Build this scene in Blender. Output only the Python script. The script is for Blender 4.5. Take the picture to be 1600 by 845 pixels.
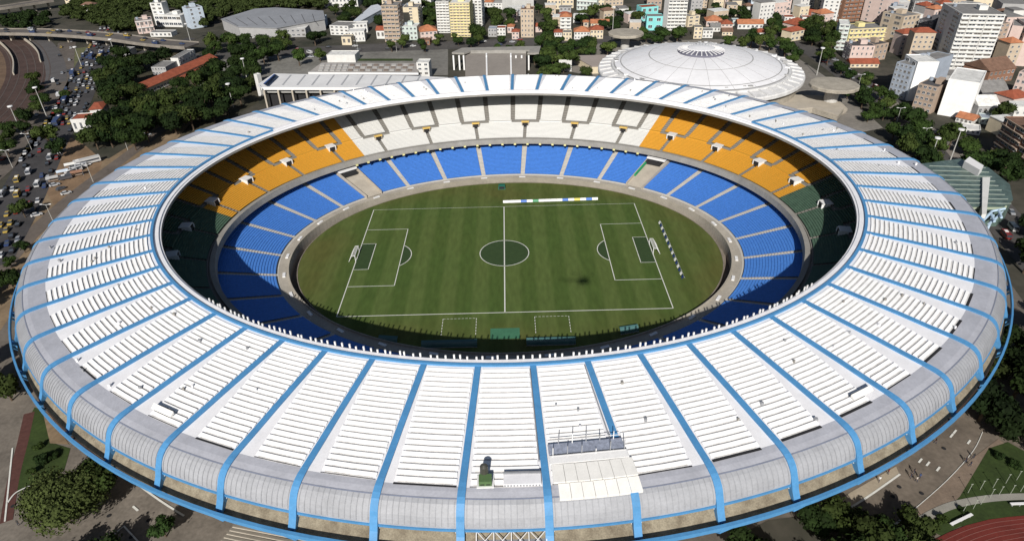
import bpy, bmesh, math, random
from math import sin, cos, pi, radians as rad, hypot, atan2
from mathutils import Vector, Matrix
random.seed(7)
sc = bpy.context.scene
col = sc.collection
for o in list(bpy.data.objects): bpy.data.objects.remove(o)

# ------------------------------------------------------------------ camera
CP = Vector((2.56, -210.58, 127.84)); YAW, PIT, ROL, FX = .000575, .572685, -.024889, 1027.3
fw = Vector((sin(YAW)*cos(PIT), cos(YAW)*cos(PIT), -sin(PIT)))
r0 = Vector((cos(YAW), -sin(YAW), 0)); u0 = r0.cross(fw)
rt = cos(ROL)*r0 + sin(ROL)*u0; up = -sin(ROL)*r0 + cos(ROL)*u0
cam = bpy.data.cameras.new('camera'); co = bpy.data.objects.new('camera', cam); col.objects.link(co)
co.matrix_world = Matrix(((rt.x, up.x, -fw.x, CP.x), (rt.y, up.y, -fw.y, CP.y), (rt.z, up.z, -fw.z, CP.z), (0, 0, 0, 1)))
cam.sensor_width = 36; cam.lens = 36*FX/1600; cam.clip_end = 6000; cam.clip_start = .5
sc.camera = co

# ------------------------------------------------------------------ world, sun, exposure
SUN = Vector((-.105, -.828, .556)).normalized()
w = bpy.data.worlds.new('World'); sc.world = w; w.use_nodes = True
nt = w.node_tree; bg = nt.nodes['Background']
sky = nt.nodes.new('ShaderNodeTexSky'); sky.sky_type = 'NISHITA'; sky.sun_disc = False
sky.sun_elevation = rad(33.8); sky.sun_rotation = rad(187)
nt.links.new(sky.outputs[0], bg.inputs[0]); bg.inputs[1].default_value = .05
sl = bpy.data.lights.new('sun', 'SUN'); sl.energy = 5.0; sl.angle = rad(.5); sl.color = (1, .95, .88)
so = bpy.data.objects.new('sun', sl); col.objects.link(so)
so.rotation_euler = SUN.to_track_quat('Z', 'Y').to_euler(); so.location = (0, -300, 300)
sc.view_settings.view_transform = 'Standard'; sc.view_settings.look = 'None'
sc.view_settings.exposure = .12; sc.view_settings.gamma = 1
sc.view_settings.use_curve_mapping = False
sc.cycles.max_bounces = 4; sc.cycles.diffuse_bounces = 2

# ------------------------------------------------------------------ helpers
def ray(px, py): return fw + (px-800)/FX*rt - (py-422.5)/FX*up
def at(px, py, z=0.0):
    """the point of the place at height z that the photograph shows at px, py"""
    d = ray(px, py); t = (z-CP.z)/d.z
    return CP + d*t
def ztop(P, py):
    """height above P at which a vertical line reaches image row py"""
    lo, hi = P.z, 120.
    for _ in range(40):
        m = (lo+hi)/2; d = Vector((P.x, P.y, m))-CP
        y = 422.5 - FX*d.dot(up)/d.dot(fw)
        if y > py: lo = m
        else: hi = m
    return lo

_m = {}
def M(name, c, rough=.8, metal=0., var=.12, scale=.3, c2=None, bump=0., objcol=False, spec=.3, coords='Object'):
    if name in _m: return _m[name]
    m = bpy.data.materials.new(name); m.use_nodes = True; n = m.node_tree.nodes; l = m.node_tree.links
    b = n['Principled BSDF']; b.inputs['Roughness'].default_value = rough; b.inputs['Metallic'].default_value = metal
    b.inputs['Specular IOR Level'].default_value = spec
    tc = n.new('ShaderNodeTexCoord'); nz = n.new('ShaderNodeTexNoise'); nz.inputs['Scale'].default_value = scale
    nz.inputs['Detail'].default_value = 6; nz.inputs['Roughness'].default_value = .65
    l.new(tc.outputs[coords], nz.inputs['Vector'])
    mr = n.new('ShaderNodeMapRange'); mr.inputs[1].default_value = .3; mr.inputs[2].default_value = .7
    l.new(nz.outputs['Fac'], mr.inputs[0])
    mx = n.new('ShaderNodeMix'); mx.data_type = 'RGBA'
    l.new(mr.outputs[0], mx.inputs[0])
    if c2 is None: c2 = tuple(min(.95, k*(1+var)) for k in c); c = tuple(k*(1-var) for k in c)
    mx.inputs[6].default_value = (*c, 1); mx.inputs[7].default_value = (*c2, 1)
    out = mx.outputs[2]
    if objcol:
        oi = n.new('ShaderNodeObjectInfo'); m2 = n.new('ShaderNodeMix'); m2.data_type = 'RGBA'; m2.blend_type = 'MULTIPLY'
        m2.inputs[0].default_value = 1; l.new(out, m2.inputs[6]); l.new(oi.outputs['Color'], m2.inputs[7]); out = m2.outputs[2]
    l.new(out, b.inputs['Base Color'])
    n9 = n.new('ShaderNodeTexNoise'); n9.inputs['Scale'].default_value = scale*9; n9.inputs['Detail'].default_value = 4; l.new(tc.outputs[coords], n9.inputs['Vector'])
    m9 = n.new('ShaderNodeMapRange'); m9.inputs[1].default_value = .3; m9.inputs[2].default_value = .7; m9.inputs[3].default_value = 1-var*.6; m9.inputs[4].default_value = 1+var*.4; l.new(n9.outputs['Fac'], m9.inputs[0])
    v9 = n.new('ShaderNodeVectorMath'); v9.operation = 'SCALE'; l.new(out, v9.inputs[0]); l.new(m9.outputs[0], v9.inputs['Scale']); l.new(v9.outputs[0], b.inputs['Base Color'])
    if bump:
        bp = n.new('ShaderNodeBump'); bp.inputs['Strength'].default_value = bump; bp.inputs['Distance'].default_value = .3
        n2 = n.new('ShaderNodeTexNoise'); n2.inputs['Scale'].default_value = scale*6; l.new(tc.outputs[coords], n2.inputs['Vector'])
        l.new(n2.outputs['Fac'], bp.inputs['Height']); l.new(bp.outputs[0], b.inputs['Normal'])
    _m[name] = m; return m

class MB:
    """collects faces, builds ONE mesh object"""
    def __init__(s): s.v = []; s.f = []; s.mi = []; s.ms = []; s.c = 0
    def mat(s, m):
        if m not in s.ms: s.ms.append(m)
        s.c = s.ms.index(m); return s
    def add(s, vs, fs):
        k = len(s.v); s.v += [tuple(v) for v in vs]
        for f in fs: s.f.append(tuple(k+i for i in f)); s.mi.append(s.c)
    def quad(s, a, b, c, d): s.add((a, b, c, d), ((0, 1, 2, 3),))
    def hexa(s, b, t):
        s.add(list(b)+list(t), ((3, 2, 1, 0), (4, 5, 6, 7), (0, 1, 5, 4), (1, 2, 6, 5), (2, 3, 7, 6), (3, 0, 4, 7)))
    def box(s, x0, x1, y0, y1, z0, z1):
        s.hexa([(x0, y0, z0), (x1, y0, z0), (x1, y1, z0), (x0, y1, z0)], [(x0, y0, z1), (x1, y0, z1), (x1, y1, z1), (x0, y1, z1)])
    def prism(s, poly, z0, z1):
        n = len(poly); a = sum(poly[i][0]*poly[(i+1) % n][1]-poly[(i+1) % n][0]*poly[i][1] for i in range(n))
        if a < 0: poly = poly[::-1]
        s.add([(p[0], p[1], z0) for p in poly]+[(p[0], p[1], z1) for p in poly],
              [tuple(range(n-1, -1, -1)), tuple(range(n, 2*n))]+[(i, (i+1) % n, n+(i+1) % n, n+i) for i in range(n)])
    def bar(s, p, q, w, h=None, upv=(0, 0, 1)):
        p = Vector(p); q = Vector(q); h = h or w; d = (q-p)
        if d.length < 1e-6: return
        d.normalize(); x = d.cross(Vector(upv))
        if x.length < 1e-3: x = d.cross(Vector((0, 1, 0)))
        x.normalize(); y = x.cross(d); x *= w/2; y *= h/2
        s.hexa([p-x-y, p+x-y, q+x-y, q-x-y], [p-x+y, p+x+y, q+x+y, q-x+y])
    def tube(s, p, q, r1, r2=None, n=8):
        p = Vector(p); q = Vector(q); r2 = r1 if r2 is None else r2; d = (q-p).normalized(); x = d.cross(Vector((0, 0, 1)))
        if x.length < 1e-3: x = Vector((1, 0, 0))
        x.normalize(); y = d.cross(x)
        s.add([p+(x*cos(2*pi*i/n)+y*sin(2*pi*i/n))*r1 for i in range(n)]+[q+(x*cos(2*pi*i/n)+y*sin(2*pi*i/n))*r2 for i in range(n)],
              [(i, (i+1) % n, n+(i+1) % n, n+i) for i in range(n)]+[tuple(range(n-1, -1, -1)), tuple(range(n, 2*n))])
    def lathe(s, prof, c, n=48, a0=0, a1=2*pi):
        k = len(s.v); m = len(prof); full = abs(a1-a0-2*pi) < 1e-6; nn = n if full else n+1
        for i in range(nn):
            a = a0+(a1-a0)*i/n
            for r, z in prof: s.v.append((c[0]+r*cos(a), c[1]+r*sin(a), z))
        for i in range(n):
            j = (i+1) % nn
            for t in range(m-1):
                s.f.append((k+i*m+t, k+j*m+t, k+j*m+t+1, k+i*m+t+1)); s.mi.append(s.c)
    def build(s, name, parent=None, loc=None, smooth=False):
        me = bpy.data.meshes.new(name)
        if loc is not None: me.from_pydata([(v[0]-loc[0], v[1]-loc[1], v[2]-loc[2]) for v in s.v], [], s.f)
        else: me.from_pydata(s.v, [], s.f)
        for m in s.ms: me.materials.append(m)
        me.polygons.foreach_set('material_index', s.mi)
        if smooth: me.polygons.foreach_set('use_smooth', [True]*len(s.f))
        me.update()
        o = bpy.data.objects.new(name, me); col.objects.link(o)
        if loc is not None: o.location = loc
        if parent: o.parent = parent
        return o
def tag(o, label=None, cat=None, group=None, kind=None):
    if label: o['label'] = label
    if cat: o['category'] = cat
    if group: o['group'] = group
    if kind: o['kind'] = kind
    return o
def empty(name, loc=(0, 0, 0), rz=0, label=None, cat=None, group=None):
    o = bpy.data.objects.new(name, None); col.objects.link(o); o.location = loc; o.rotation_euler = (0, 0, rz)
    o.empty_display_size = .5
    return tag(o, label, cat, group)
def copy_tree(o, parent=None):
    c = o.copy(); col.objects.link(c); c.parent = parent
    for ch in list(o.children): copy_tree(ch, c)
    return c
def part(o, name, me, parent=None):
    c = bpy.data.objects.new(name, me); col.objects.link(c); c.parent = parent or o; return c

# ------------------------------------------------------------------ materials
WHITE = M('roof_white', (.75, .75, .775), .5, 0, .07, .3)
SLAT = M('slat_white', (.85, .85, .85), .5, 0, .06, .5)
METAL = M('roof_sheet', (.37, .38, .425), .5, .0, .12, .2)
CURVE = M('curved_roof_sheet', (.32, .33, .355), .5, .0, .12, .25)
CURVE2 = M('curved_sheet_joint', (.275, .285, .31), .6, .0, .14, .5)
GAP = M('louvre_gap', (.56, .55, .54), .9, 0, .25, .6)
BLUE = M('blue_paint', (.075, .245, .475), .5, 0, .12, .25)
CONC = M('concrete', (.33, .30, .25), .9, 0, .25, .15)
CONCD = M('stained_concrete', (.15, .125, .09), .95, 0, .4, .45, c2=(.31, .275, .205))
CONCG = M('grey_concrete', (.26, .25, .23), .9, 0, .15, .2)
BEIGE = M('beige_concrete', (.40, .36, .30), .9, 0, .12, .2)
DARK = M('dark_opening', (.02, .02, .022), .8, 0, .1, 1)
STEEL = M('white_steel', (.72, .72, .72), .5, 0, .05, 1)
GSTEEL = M('grey_steel', (.35, .36, .38), .5, .3, .1, 1)
SEATB = M('blue_seat', (.060, .195, .56), .6, 0, .15, 1.1)
SEATY = M('yellow_seat', (.58, .295, .035), .6, 0, .10, 2.5)
SEATW = M('white_seat', (.61, .61, .59), .6, 0, .08, 2.5)
SEATG = M('green_seat', (.065, .115, .080), .6, 0, .2, .5)
TREADW = M('stand_step', (.22, .21, .19), .9, 0, .1, .5)
ASPH = M('asphalt', (.105, .09, .078), .95, 0, .28, .05)
ASPHD = M('dark_asphalt', (.05, .048, .05), .95, 0, .25, .08)
LINE = M('white_line', (.62, .62, .58), .8, 0, .1, 1)
GLASS = M('window_glass', (.05, .06, .075), .15, 0, .3, .5, spec=.6)

# ------------------------------------------------------------------ setting: ground, roads, water-free
def sheet(name, pts, z, m, struct=True):
    b = MB().mat(m); b.add([(p[0], p[1], z) for p in pts], [tuple(range(len(pts)))])
    o = b.build(name); bm = bmesh.new(); bm.from_mesh(o.data)
    for f in bm.faces:
        if f.normal.z < 0: f.normal_flip()
    bmesh.ops.triangulate(bm, faces=bm.faces); bm.to_mesh(o.data); bm.free()
    if struct: o['kind'] = 'structure'
    return o
def psheet(name, px, z, m): return sheet(name, [at(x, y, z) for x, y in px], z, m)
def ribbon(name, pts, wd, z, m, z2=None):
    """road along world points; width wd"""
    b = MB().mat(m); n = len(pts); L = []
    for i, p in enumerate(pts):
        d = (Vector(pts[min(i+1, n-1)])-Vector(pts[max(i-1, 0)])); d.z = 0; d.normalize(); nn = Vector((-d.y, d.x, 0))*wd/2
        zz = z if z2 is None else z2[i]
        L.append((Vector((p[0], p[1], zz))+nn, Vector((p[0], p[1], zz))-nn))
    for i in range(n-1): b.quad(L[i][1], L[i+1][1], L[i+1][0], L[i][0])
    o = b.build(name); o['kind'] = 'structure'; return o
def smoothpath(pts, n=8):
    out = []
    P = [Vector(p) for p in pts]
    for i in range(len(P)-1):
        p0 = P[max(i-1, 0)]; p1 = P[i]; p2 = P[i+1]; p3 = P[min(i+2, len(P)-1)]
        for k in range(n):
            t = k/n; out.append(.5*((2*p1)+(p2-p0)*t+(2*p0-5*p1+4*p2-p3)*t*t+(3*p1-p0-3*p2+p3)*t**3))
    out.append(P[-1]); return out
def ppath(px, z=0, n=8): return smoothpath([at(x, y, z) for x, y in px], n)

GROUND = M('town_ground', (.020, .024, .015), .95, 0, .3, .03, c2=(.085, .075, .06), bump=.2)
g = MB().mat(GROUND)
N = 24
for i in range(N):
    for j in range(N):
        x0, x1 = -3000+6000*i/N, -3000+6000*(i+1)/N; y0, y1 = -2500+6500*j/N, -2500+6500*(j+1)/N
        g.quad((x0, y0, -6), (x1, y0, -6), (x1, y1, -6), (x0, y1, -6))
# the sheet the stadium stands on: town level, with the moat and the pitch cut by their own geometry
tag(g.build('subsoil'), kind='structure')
CX, CY = 2.1, .4
def EP(a, b, ph, z): return Vector((CX+a*cos(ph), CY+b*sin(ph), z))
def annulus(name, prof, m, n=180, parent=None, a0=0, a1=2*pi, close=False):
    """prof: list of (a, b, z) swept round the oval"""
    b = MB().mat(m); k = len(prof)
    P = prof+[prof[0]] if close else prof
    full = abs(a1-a0-2*pi) < 1e-6
    k = len(P)
    for i in range(n+1):
        ph = a0+(a1-a0)*i/n
        for a_, b_, z in P: b.v.append(tuple(EP(a_, b_, ph, z)))
    for i in range(n):
        for t in range(k-1):
            b.f.append((i*k+t, (i+1)*k+t, (i+1)*k+t+1, i*k+t+1)); b.mi.append(0)
    return b.build(name, parent)
gr = MB().mat(GROUND)
n = 120
rings = [(120, 102), (170, 152), (260, 240), (600, 600), (3000, 3000)]
for i in range(n+1):
    ph = 2*pi*i/n
    for a_, b_ in rings: gr.v.append(tuple(EP(a_, b_, ph, 0)))
for i in range(n):
    for t in range(len(rings)-1):
        k = len(rings); gr.f.append((i*k+t, i*k+t+1, (i+1)*k+t+1, (i+1)*k+t)); gr.mi.append(0)
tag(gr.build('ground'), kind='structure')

# ---- grass of the pitch
def grass_mat(name, base, alt, worn, stripes=True, amt=.55):
    m = bpy.data.materials.new(name); m.use_nodes = True; n = m.node_tree.nodes; l = m.node_tree.links
    b = n['Principled BSDF']; b.inputs['Roughness'].default_value = .95; b.inputs['Specular IOR Level'].default_value = .1
    tc = n.new('ShaderNodeTexCoord'); sx = n.new('ShaderNodeSeparateXYZ'); l.new(tc.outputs['Object'], sx.inputs[0])
    def math_(op, a, bb=None):
        q = n.new('ShaderNodeMath'); q.operation = op
        for i, s in enumerate((a, bb)):
            if s is None: continue
            if hasattr(s, 'links') or hasattr(s, 'node'): l.new(s, q.inputs[i])
            else: q.inputs[i].default_value = s
        return q.outputs[0]
    ph = math_('MULTIPLY', sx.outputs[0], pi/5.5); s = math_('SINE', ph)
    mr = n.new('ShaderNodeMapRange'); l.new(s, mr.inputs[0]); mr.inputs[1].default_value = -.35; mr.inputs[2].default_value = .35
    nz = n.new('ShaderNodeTexNoise'); nz.inputs['Scale'].default_value = .035; nz.inputs['Detail'].default_value = 8
    l.new(tc.outputs['Object'], nz.inputs['Vector'])
    n3 = n.new('ShaderNodeTexNoise'); n3.inputs['Scale'].default_value = .7; n3.inputs['Detail'].default_value = 5
    mp = n.new('ShaderNodeMapping'); mp.inputs['Scale'].default_value = (1, .25, 1); l.new(tc.outputs['Object'], mp.inputs[0]); l.new(mp.outputs[0], n3.inputs['Vector'])
    m1 = n.new('ShaderNodeMix'); m1.data_type = 'RGBA'; m1.inputs[6].default_value = (*base, 1); m1.inputs[7].default_value = (*alt, 1)
    l.new(mr.outputs[0], m1.inputs[0])
    # wear grows outside the touchlines
    dy = math_('ABSOLUTE', sx.outputs[1]); dx = math_('ABSOLUTE', sx.outputs[0])
    ey = math_('DIVIDE', math_('SUBTRACT', dy, 36.), 12.); ex = math_('DIVIDE', math_('SUBTRACT', dx, 54.), 14.)
    e = math_('MAXIMUM', math_('MAXIMUM', ex, ey), 0.); e = math_('MINIMUM', e, 1.)
    rr = n.new('ShaderNodeMapRange'); l.new(nz.outputs['Fac'], rr.inputs[0]); rr.inputs[1].default_value = .38; rr.inputs[2].default_value = .62
    wfac = math_('ADD', math_('MULTIPLY', e, .22), math_('MULTIPLY', math_('MULTIPLY', e, rr.outputs[0]), amt))
    wfac = math_('ADD', wfac, math_('MULTIPLY', rr.outputs[0], .10))
    m2 = n.new('ShaderNodeMix'); m2.data_type = 'RGBA'; l.new(wfac, m2.inputs[0]); l.new(m1.outputs[2], m2.inputs[6]); m2.inputs[7].default_value = (*worn, 1)
    m3 = n.new('ShaderNodeMix'); m3.data_type = 'RGBA'; m3.blend_type = 'MULTIPLY'; m3.inputs[0].default_value = 1
    r3 = n.new('ShaderNodeMapRange'); l.new(n3.outputs['Fac'], r3.inputs[0]); r3.inputs[1].default_value = .3; r3.inputs[2].default_value = .7; r3.inputs[3].default_value = .86; r3.inputs[4].default_value = 1.14
    cb = n.new('ShaderNodeCombineColor'); [l.new(r3.outputs[0], cb.inputs[k]) for k in range(3)]
    l.new(m2.outputs[2], m3.inputs[6]); l.new(cb.outputs[0], m3.inputs[7]); l.new(m3.outputs[2], b.inputs['Base Color'])
    return m
GRASS = grass_mat('pitch_grass', (.057, .094, .023), (.078, .115, .032), (.100, .090, .028), amt=.34)
GRASSD = M('dark_grass', (.028, .054, .017), .95, 0, .12, .5)
LAWN = M('lawn', (.030, .050, .011), .95, 0, .3, .15)
SOIL = M('dry_soil', (.20, .145, .09), .95, 0, .3, .08)
gp = MB().mat(GRASS); n = 120
gp.add([tuple(EP(78.2, 60.4, 2*pi*i/n, 0)) for i in range(n)], [tuple(range(n))])
tag(gp.build('football_pitch'), kind='structure')
gd = MB().mat(GRASSD)
gd.add([(9.1*cos(2*pi*i/48), 9.1*sin(2*pi*i/48), .02) for i in range(48)], [tuple(range(48))])
for s in (-1, 1):
    gd.quad((s*55-5.5*(s > 0), -9.16, .02), (s*55-5.5*(s > 0)+5.5, -9.16, .02), (s*55-5.5*(s > 0)+5.5, 9.16, .02), (s*55-5.5*(s > 0), 9.16, .02))
    pts = []
    for i in range(13):
        a = rad(-53+106*i/12); pts.append((s*(44-9.1*cos(a)), 9.1*sin(a), .02))
    gd.add(pts, [tuple(range(13)) if s < 0 else tuple(range(12, -1, -1))])
tag(gd.build('cut_grass_areas'), kind='structure')
ln = MB().mat(LINE); lw = .2
def seg(x0, y0, x1, y1, w_=lw):
    d = Vector((x1-x0, y1-y0, 0)).normalized(); nn = Vector((-d.y, d.x, 0))*w_/2; a = Vector((x0, y0, .04)); b_ = Vector((x1, y1, .04))
    ln.quad(a-nn, b_-nn, b_+nn, a+nn)
for s in (-1, 1):
    seg(-55, s*37.5, 55, s*37.5, .3 if s < 0 else .14); seg(s*55, -37.5, s*55, 37.5, .3)
    seg(s*38.5, -20.16, s*38.5, 20.16, .28); seg(s*38.5, 20.16, s*55, 20.16, .2); seg(s*38.5, -20.16, s*55, -20.16, .24)
    seg(s*49.5, -9.16, s*49.5, 9.16, .25); seg(s*49.5, 9.16, s*55, 9.16); seg(s*49.5, -9.16, s*55, -9.16)
    for i in range(12):
        a, a2 = rad(-53+106*i/12), rad(-53+106*(i+1)/12)
        seg(s*(44-9.15*cos(a)), 9.15*sin(a), s*(44-9.15*cos(a2)), 9.15*sin(a2), .28)
seg(0, -37.5, 0, 37.5, .38)
for i in range(48):
    a, a2 = 2*pi*i/48, 2*pi*(i+1)/48; seg(9.15*cos(a), 9.15*sin(a), 9.15*cos(a2), 9.15*sin(a2), .28)
for x0, x1 in ((-20, -9.2), (9.6, 20.6)):
    for k in range(9):
        u = x0+(x1-x0)*k/9; seg(u, -40.2, u+.8, -40.2, .14)
    for u in (x0, x1):
        for k in range(6): seg(u, -40.2-1.5*k, u, -41.2-1.5*k, .18)
tag(ln.build('pitch_markings'), kind='structure')

# ------------------------------------------------------------------ THE STADIUM
ST = empty('stadium', (CX, CY, 0), 0, 'huge oval football stadium with white slatted ring roof and sky blue ribs', 'stadium')
def PA(o):                      # parent to stadium keeping world coordinates
    o.parent = ST; o.location = (-CX, -CY, 0); return o
AI, BI, AO, BO = 117.0, 98.4, 158.0, 139.9
def RA(off):                    # off: metres in from the outer edge
    if off >= 4: t = 1-off/40.; return AI+(AO-AI)*t, BI+(BO-BI)*t
    return 155.3-(155.3-153.9)*off/4, 139.4-(139.4-135.75)*off/4
def RP(off, ph, z):
    a_, b_ = RA(off); return EP(a_, b_, ph, z)
PROF = [(40, 29.8), (34, 29.5), (28, 29.2), (22, 28.9), (16, 28.5), (10, 28.2), (8.4, 28.0), (7.2, 27.7), (6.2, 27.2), (5.3, 26.4), (4.7, 25.5), (4.3, 24.6), (4.05, 23.7), (4.0, 23.1)]
def RZ(off):
    for (o0, z0), (o1, z1) in zip(PROF, PROF[1:]):
        if o1 <= off <= o0: return z0+(z1-z0)*(o0-off)/(o0-o1)
    return PROF[0][1] if off > 40 else PROF[-1][1]
RIB0 = 82.6                     # aisles of the stands
def WP(k):                      # angle of roof rib k: sixty ribs, slightly uneven round the oval
    p = rad(-86.4748+6*k); return p+.02806*cos(p)+.01975*sin(p)+.00224*cos(2*p)+.01115*sin(2*p)
def near_side(ph):
    d = math.degrees(ph) % 360
    return 1 if 90 <= d < 270 else -1        # which way (sign of angle) leads to the near end
d6 = rad(6)
for k in range(60):
    p0 = WP(k); p1 = WP(k+1); pm = (p0+p1)/2
    b = MB().mat(METAL); ns = 4
    o1_ = 9.2+4.2*abs(cos(pm))**1.5
    prof = [(o_, z) if o_ != 10 else (max(9, o1_), RZ(max(9, o1_))) for o_, z in PROF]; bot = [(4.6, 23.1), (5.2, 24.6), (8, 26.2), (16, 26.8), (28, 27.8), (40, 28.6)]
    P = prof+bot; kk = len(P)
    for i in range(ns+1):
        ph = p0+(p1-p0)*i/ns
        for o_, z in P: b.v.append(tuple(RP(o_, ph, z)))
    for i in range(ns):
        for t in range(kk):
            t2 = (t+1) % kk
            b.mat(CURVE if 7 <= t < 13 else (METAL if 5 <= t < 7 else (CONCG if t >= 14 else WHITE)))
            b.f.append((i*kk+t, i*kk+t2, (i+1)*kk+t2, (i+1)*kk+t)); b.mi.append(b.c)
    b.mat(CURVE2)       # standing joints of the curved sheets
    for q_ in range(1, 14):
        a_ = p0+(p1-p0)*q_/14; h_ = (p1-p0)*.005
        seq = [(7.2, RZ(7.2)), (6.2, 27.2), (5.3, 26.4), (4.7, 25.5), (4.3, 24.6), (4.05, 23.7)]
        for (oA, zA), (oB, zB) in zip(seq, seq[1:]): b.quad(RP(oA-.06, a_-h_, zA+.05), RP(oB-.06, a_-h_, zB+.05), RP(oB-.06, a_+h_, zB+.05), RP(oA-.06, a_+h_, zA+.05))
    rb = PA(b.build('roof_bay'))
    # seam and edge trim
    SEAM = M('seam_grey', (.16, .18, .24), .7)
    s1 = MB().mat(SEAM); s2 = MB().mat(BLUE)
    for i in range(ns):
        a0, a1 = p0+(p1-p0)*i/ns, p0+(p1-p0)*(i+1)/ns
        s1.quad(RP(7.15, a0, RZ(7.15)+.09), RP(6.93, a0, RZ(6.93)+.09), RP(6.93, a1, RZ(6.93)+.09), RP(7.15, a1, RZ(7.15)+.09))
        s2.hexa([RP(4.1, a0, 22.8), RP(3.7, a0, 22.8), RP(3.7, a1, 22.8), RP(4.1, a1, 22.8)], [RP(4.1, a0, 23.3), RP(3.7, a0, 23.3), RP(3.7, a1, 23.3), RP(4.1, a1, 23.3)])
    s1.build('sheet_seam', rb); s2.build('edge_trim', rb)
    # louvre bank
    sgn = near_side(pm); cc = abs(cos(pm)); fo = 1-.52*cc**.75
    lb = MB(); rng = random.Random(k)
    o0, o1 = 38.8, 9.2+4.2*cc**1.5; nsl = 21; pitch = (o0-o1)/nsl
    mg = rad(.42)
    def lim(off, extra=0):
        s_ = (o0-off)/(o0-o1); f = 1-(1-fo)*s_
        A_, B_ = p0+mg, p1-mg; wdt = (B_-A_)*f
        return (B_-wdt, B_) if sgn > 0 else (A_, A_+wdt)
    lb.mat(GAP)
    for i in range(nsl):
        oa = o0-pitch*i; ob = oa-pitch
        for (fa, fb) in ((0, .5), (.5, 1)):
            la, lb2 = [(u_+rad(.3), v_-rad(.3)) for u_, v_ in (lim(oa), lim(ob))]
            a0, a1 = la[0]+(la[1]-la[0])*fa, la[0]+(la[1]-la[0])*fb; b0, b1 = lb2[0]+(lb2[1]-lb2[0])*fa, lb2[0]+(lb2[1]-lb2[0])*fb
            lb.quad(RP(oa, a0, RZ(oa)+.06), RP(ob, b0, RZ(ob)+.06), RP(ob, b1, RZ(ob)+.06), RP(oa, a1, RZ(oa)+.06))
    lb.mat(SLAT)
    for i in range(nsl):
        oa = o0-pitch*i-.05; ob = oa-pitch*(.55+.08*rng.random())
        j = rng.uniform(-.08, .08); dr = False
        if dr: continue
        st = (-.12 if i % 2 else .12)*(1 if k % 2 else .4)
        la = lim(oa); a0, a1 = la[0]+rad(.05*(1+st*8)), la[1]-rad(.05*(1-st*8))
        zt = .24+.05*rng.random()
        am = (a0+a1)/2
        for u, v in ((a0, am), (am, a1)):
            lb.hexa([RP(oa, u, RZ(oa)+.1), RP(ob, u, RZ(ob)+.1), RP(ob, v, RZ(ob)+.1), RP(oa, v, RZ(oa)+.1)],
                    [RP(oa, u, RZ(oa)+zt+.06), RP(ob, u, RZ(ob)+zt-.08), RP(ob, v, RZ(ob)+zt-.08), RP(oa, v, RZ(oa)+zt+.06)])
    la = lim(o1, 0); wd = (.5 if rng.random() < .6 else .15) if sgn < 0 and cc > .15 else (.3 if rng.random() < .35 else .02)
    lb.mat(DARK); lb.quad(RP(o1+.1, la[0], RZ(o1)+.12), RP(o1-wd, la[0], RZ(o1)+.10), RP(o1-wd, la[1], RZ(o1)+.10), RP(o1+.1, la[1], RZ(o1)+.12))
    lb.build('louvre_bank', rb)
    for i in range(rng.choice((0, 1, 2, 3, 4))):
        v_ = MB().mat(rng.choice((GSTEEL, WHITE, CONCG))); o_ = rng.uniform(10, 36); ph_ = p0+(p1-p0)*rng.uniform(.2, .8); P_ = RP(o_, ph_, RZ(o_)); s_ = rng.uniform(.14, .32)
        v_.box(P_.x-s_, P_.x+s_, P_.y-s_, P_.y+s_, P_.z, P_.z+.85); v_.build('roof_vent', rb)
# ribs
ribpath = [(40.3, 30.1)]+[(o_, z+.35) for o_, z in PROF[1:12]]+[(3.7, 24.0), (2.8, 22.5), (1.3, 20.9)]
for k in range(60):
    ph = WP(k); b = MB().mat(BLUE); tx = EP(1, 1, ph, 0)-Vector((CX, CY, 0))
    tang = (RP(10, ph+.001, 0)-RP(10, ph-.001, 0)).normalized(); rows = []
    m_ = len(ribpath)
    for i, (o_, z) in enumerate(ribpath):
        hw = .70 if i < 6 else .76; dp = .75 if i < 8 else .75+2.7*(i-7)/(m_-8)
        if i >= 8: 
            q_ = RP(o_, ph, z); inn = RP(o_+dp*.8, ph, z-dp*.45)
        else: q_ = RP(o_, ph, z); inn = RP(o_, ph, z-dp)
        rows.append((q_-tang*hw, q_+tang*hw, inn+tang*hw*.8, inn-tang*hw*.8))
    for i in range(m_-1):
        r1, r2 = rows[i], rows[i+1]
        b.add(list(r1)+list(r2), [(0, 1, 5, 4), (1, 2, 6, 5), (2, 3, 7, 6), (3, 0, 4, 7)])
    b.add(rows[0], [(0, 1, 2, 3)]); b.add(rows[-1], [(3, 2, 1, 0)])
    rib = PA(b.build('rib'))
    f = MB().mat(STEEL)      # bolt plates at the foot of the rib
    for s_ in (-1, 1):
        c = RP(4.0, ph, 22.3)+tang*s_*.93; f.tube(c, c+tang*s_*.08, .16, n=8)
    f.build('bolt', rib)
# inner ring beam, gutter, fascia
for nm_, m_, a_, b_ in (('inner_ring_beam', BLUE, -213, 30), ('white_ring_beam', WHITE, 30, 147)):
    PA(annulus(nm_, [(AI+.3, BI+.3, 29.7), (AI+.3, BI+.3, 30.35), (AI-.45, BI-.45, 30.35), (AI-.45, BI-.45, 29.6)], m_, a0=rad(a_), a1=rad(b_)))
PA(annulus('gutter', [(AI-.45, BI-.45, 29.75), (AI-1.0, BI-1.0, 29.7), (AI-1.1, BI-1.1, 29.95), (AI-2.0, BI-2.0, 29.95), (AI-2.1, BI-2.1, 29.6), (AI-2.6, BI-2.6, 29.5)], WHITE))
PA(annulus('fascia', [(AI-2.6, BI-2.6, 29.5), (AI-2.65, BI-2.65, 28.6), (AI, BI, 28.5)], CONCG))
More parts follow.
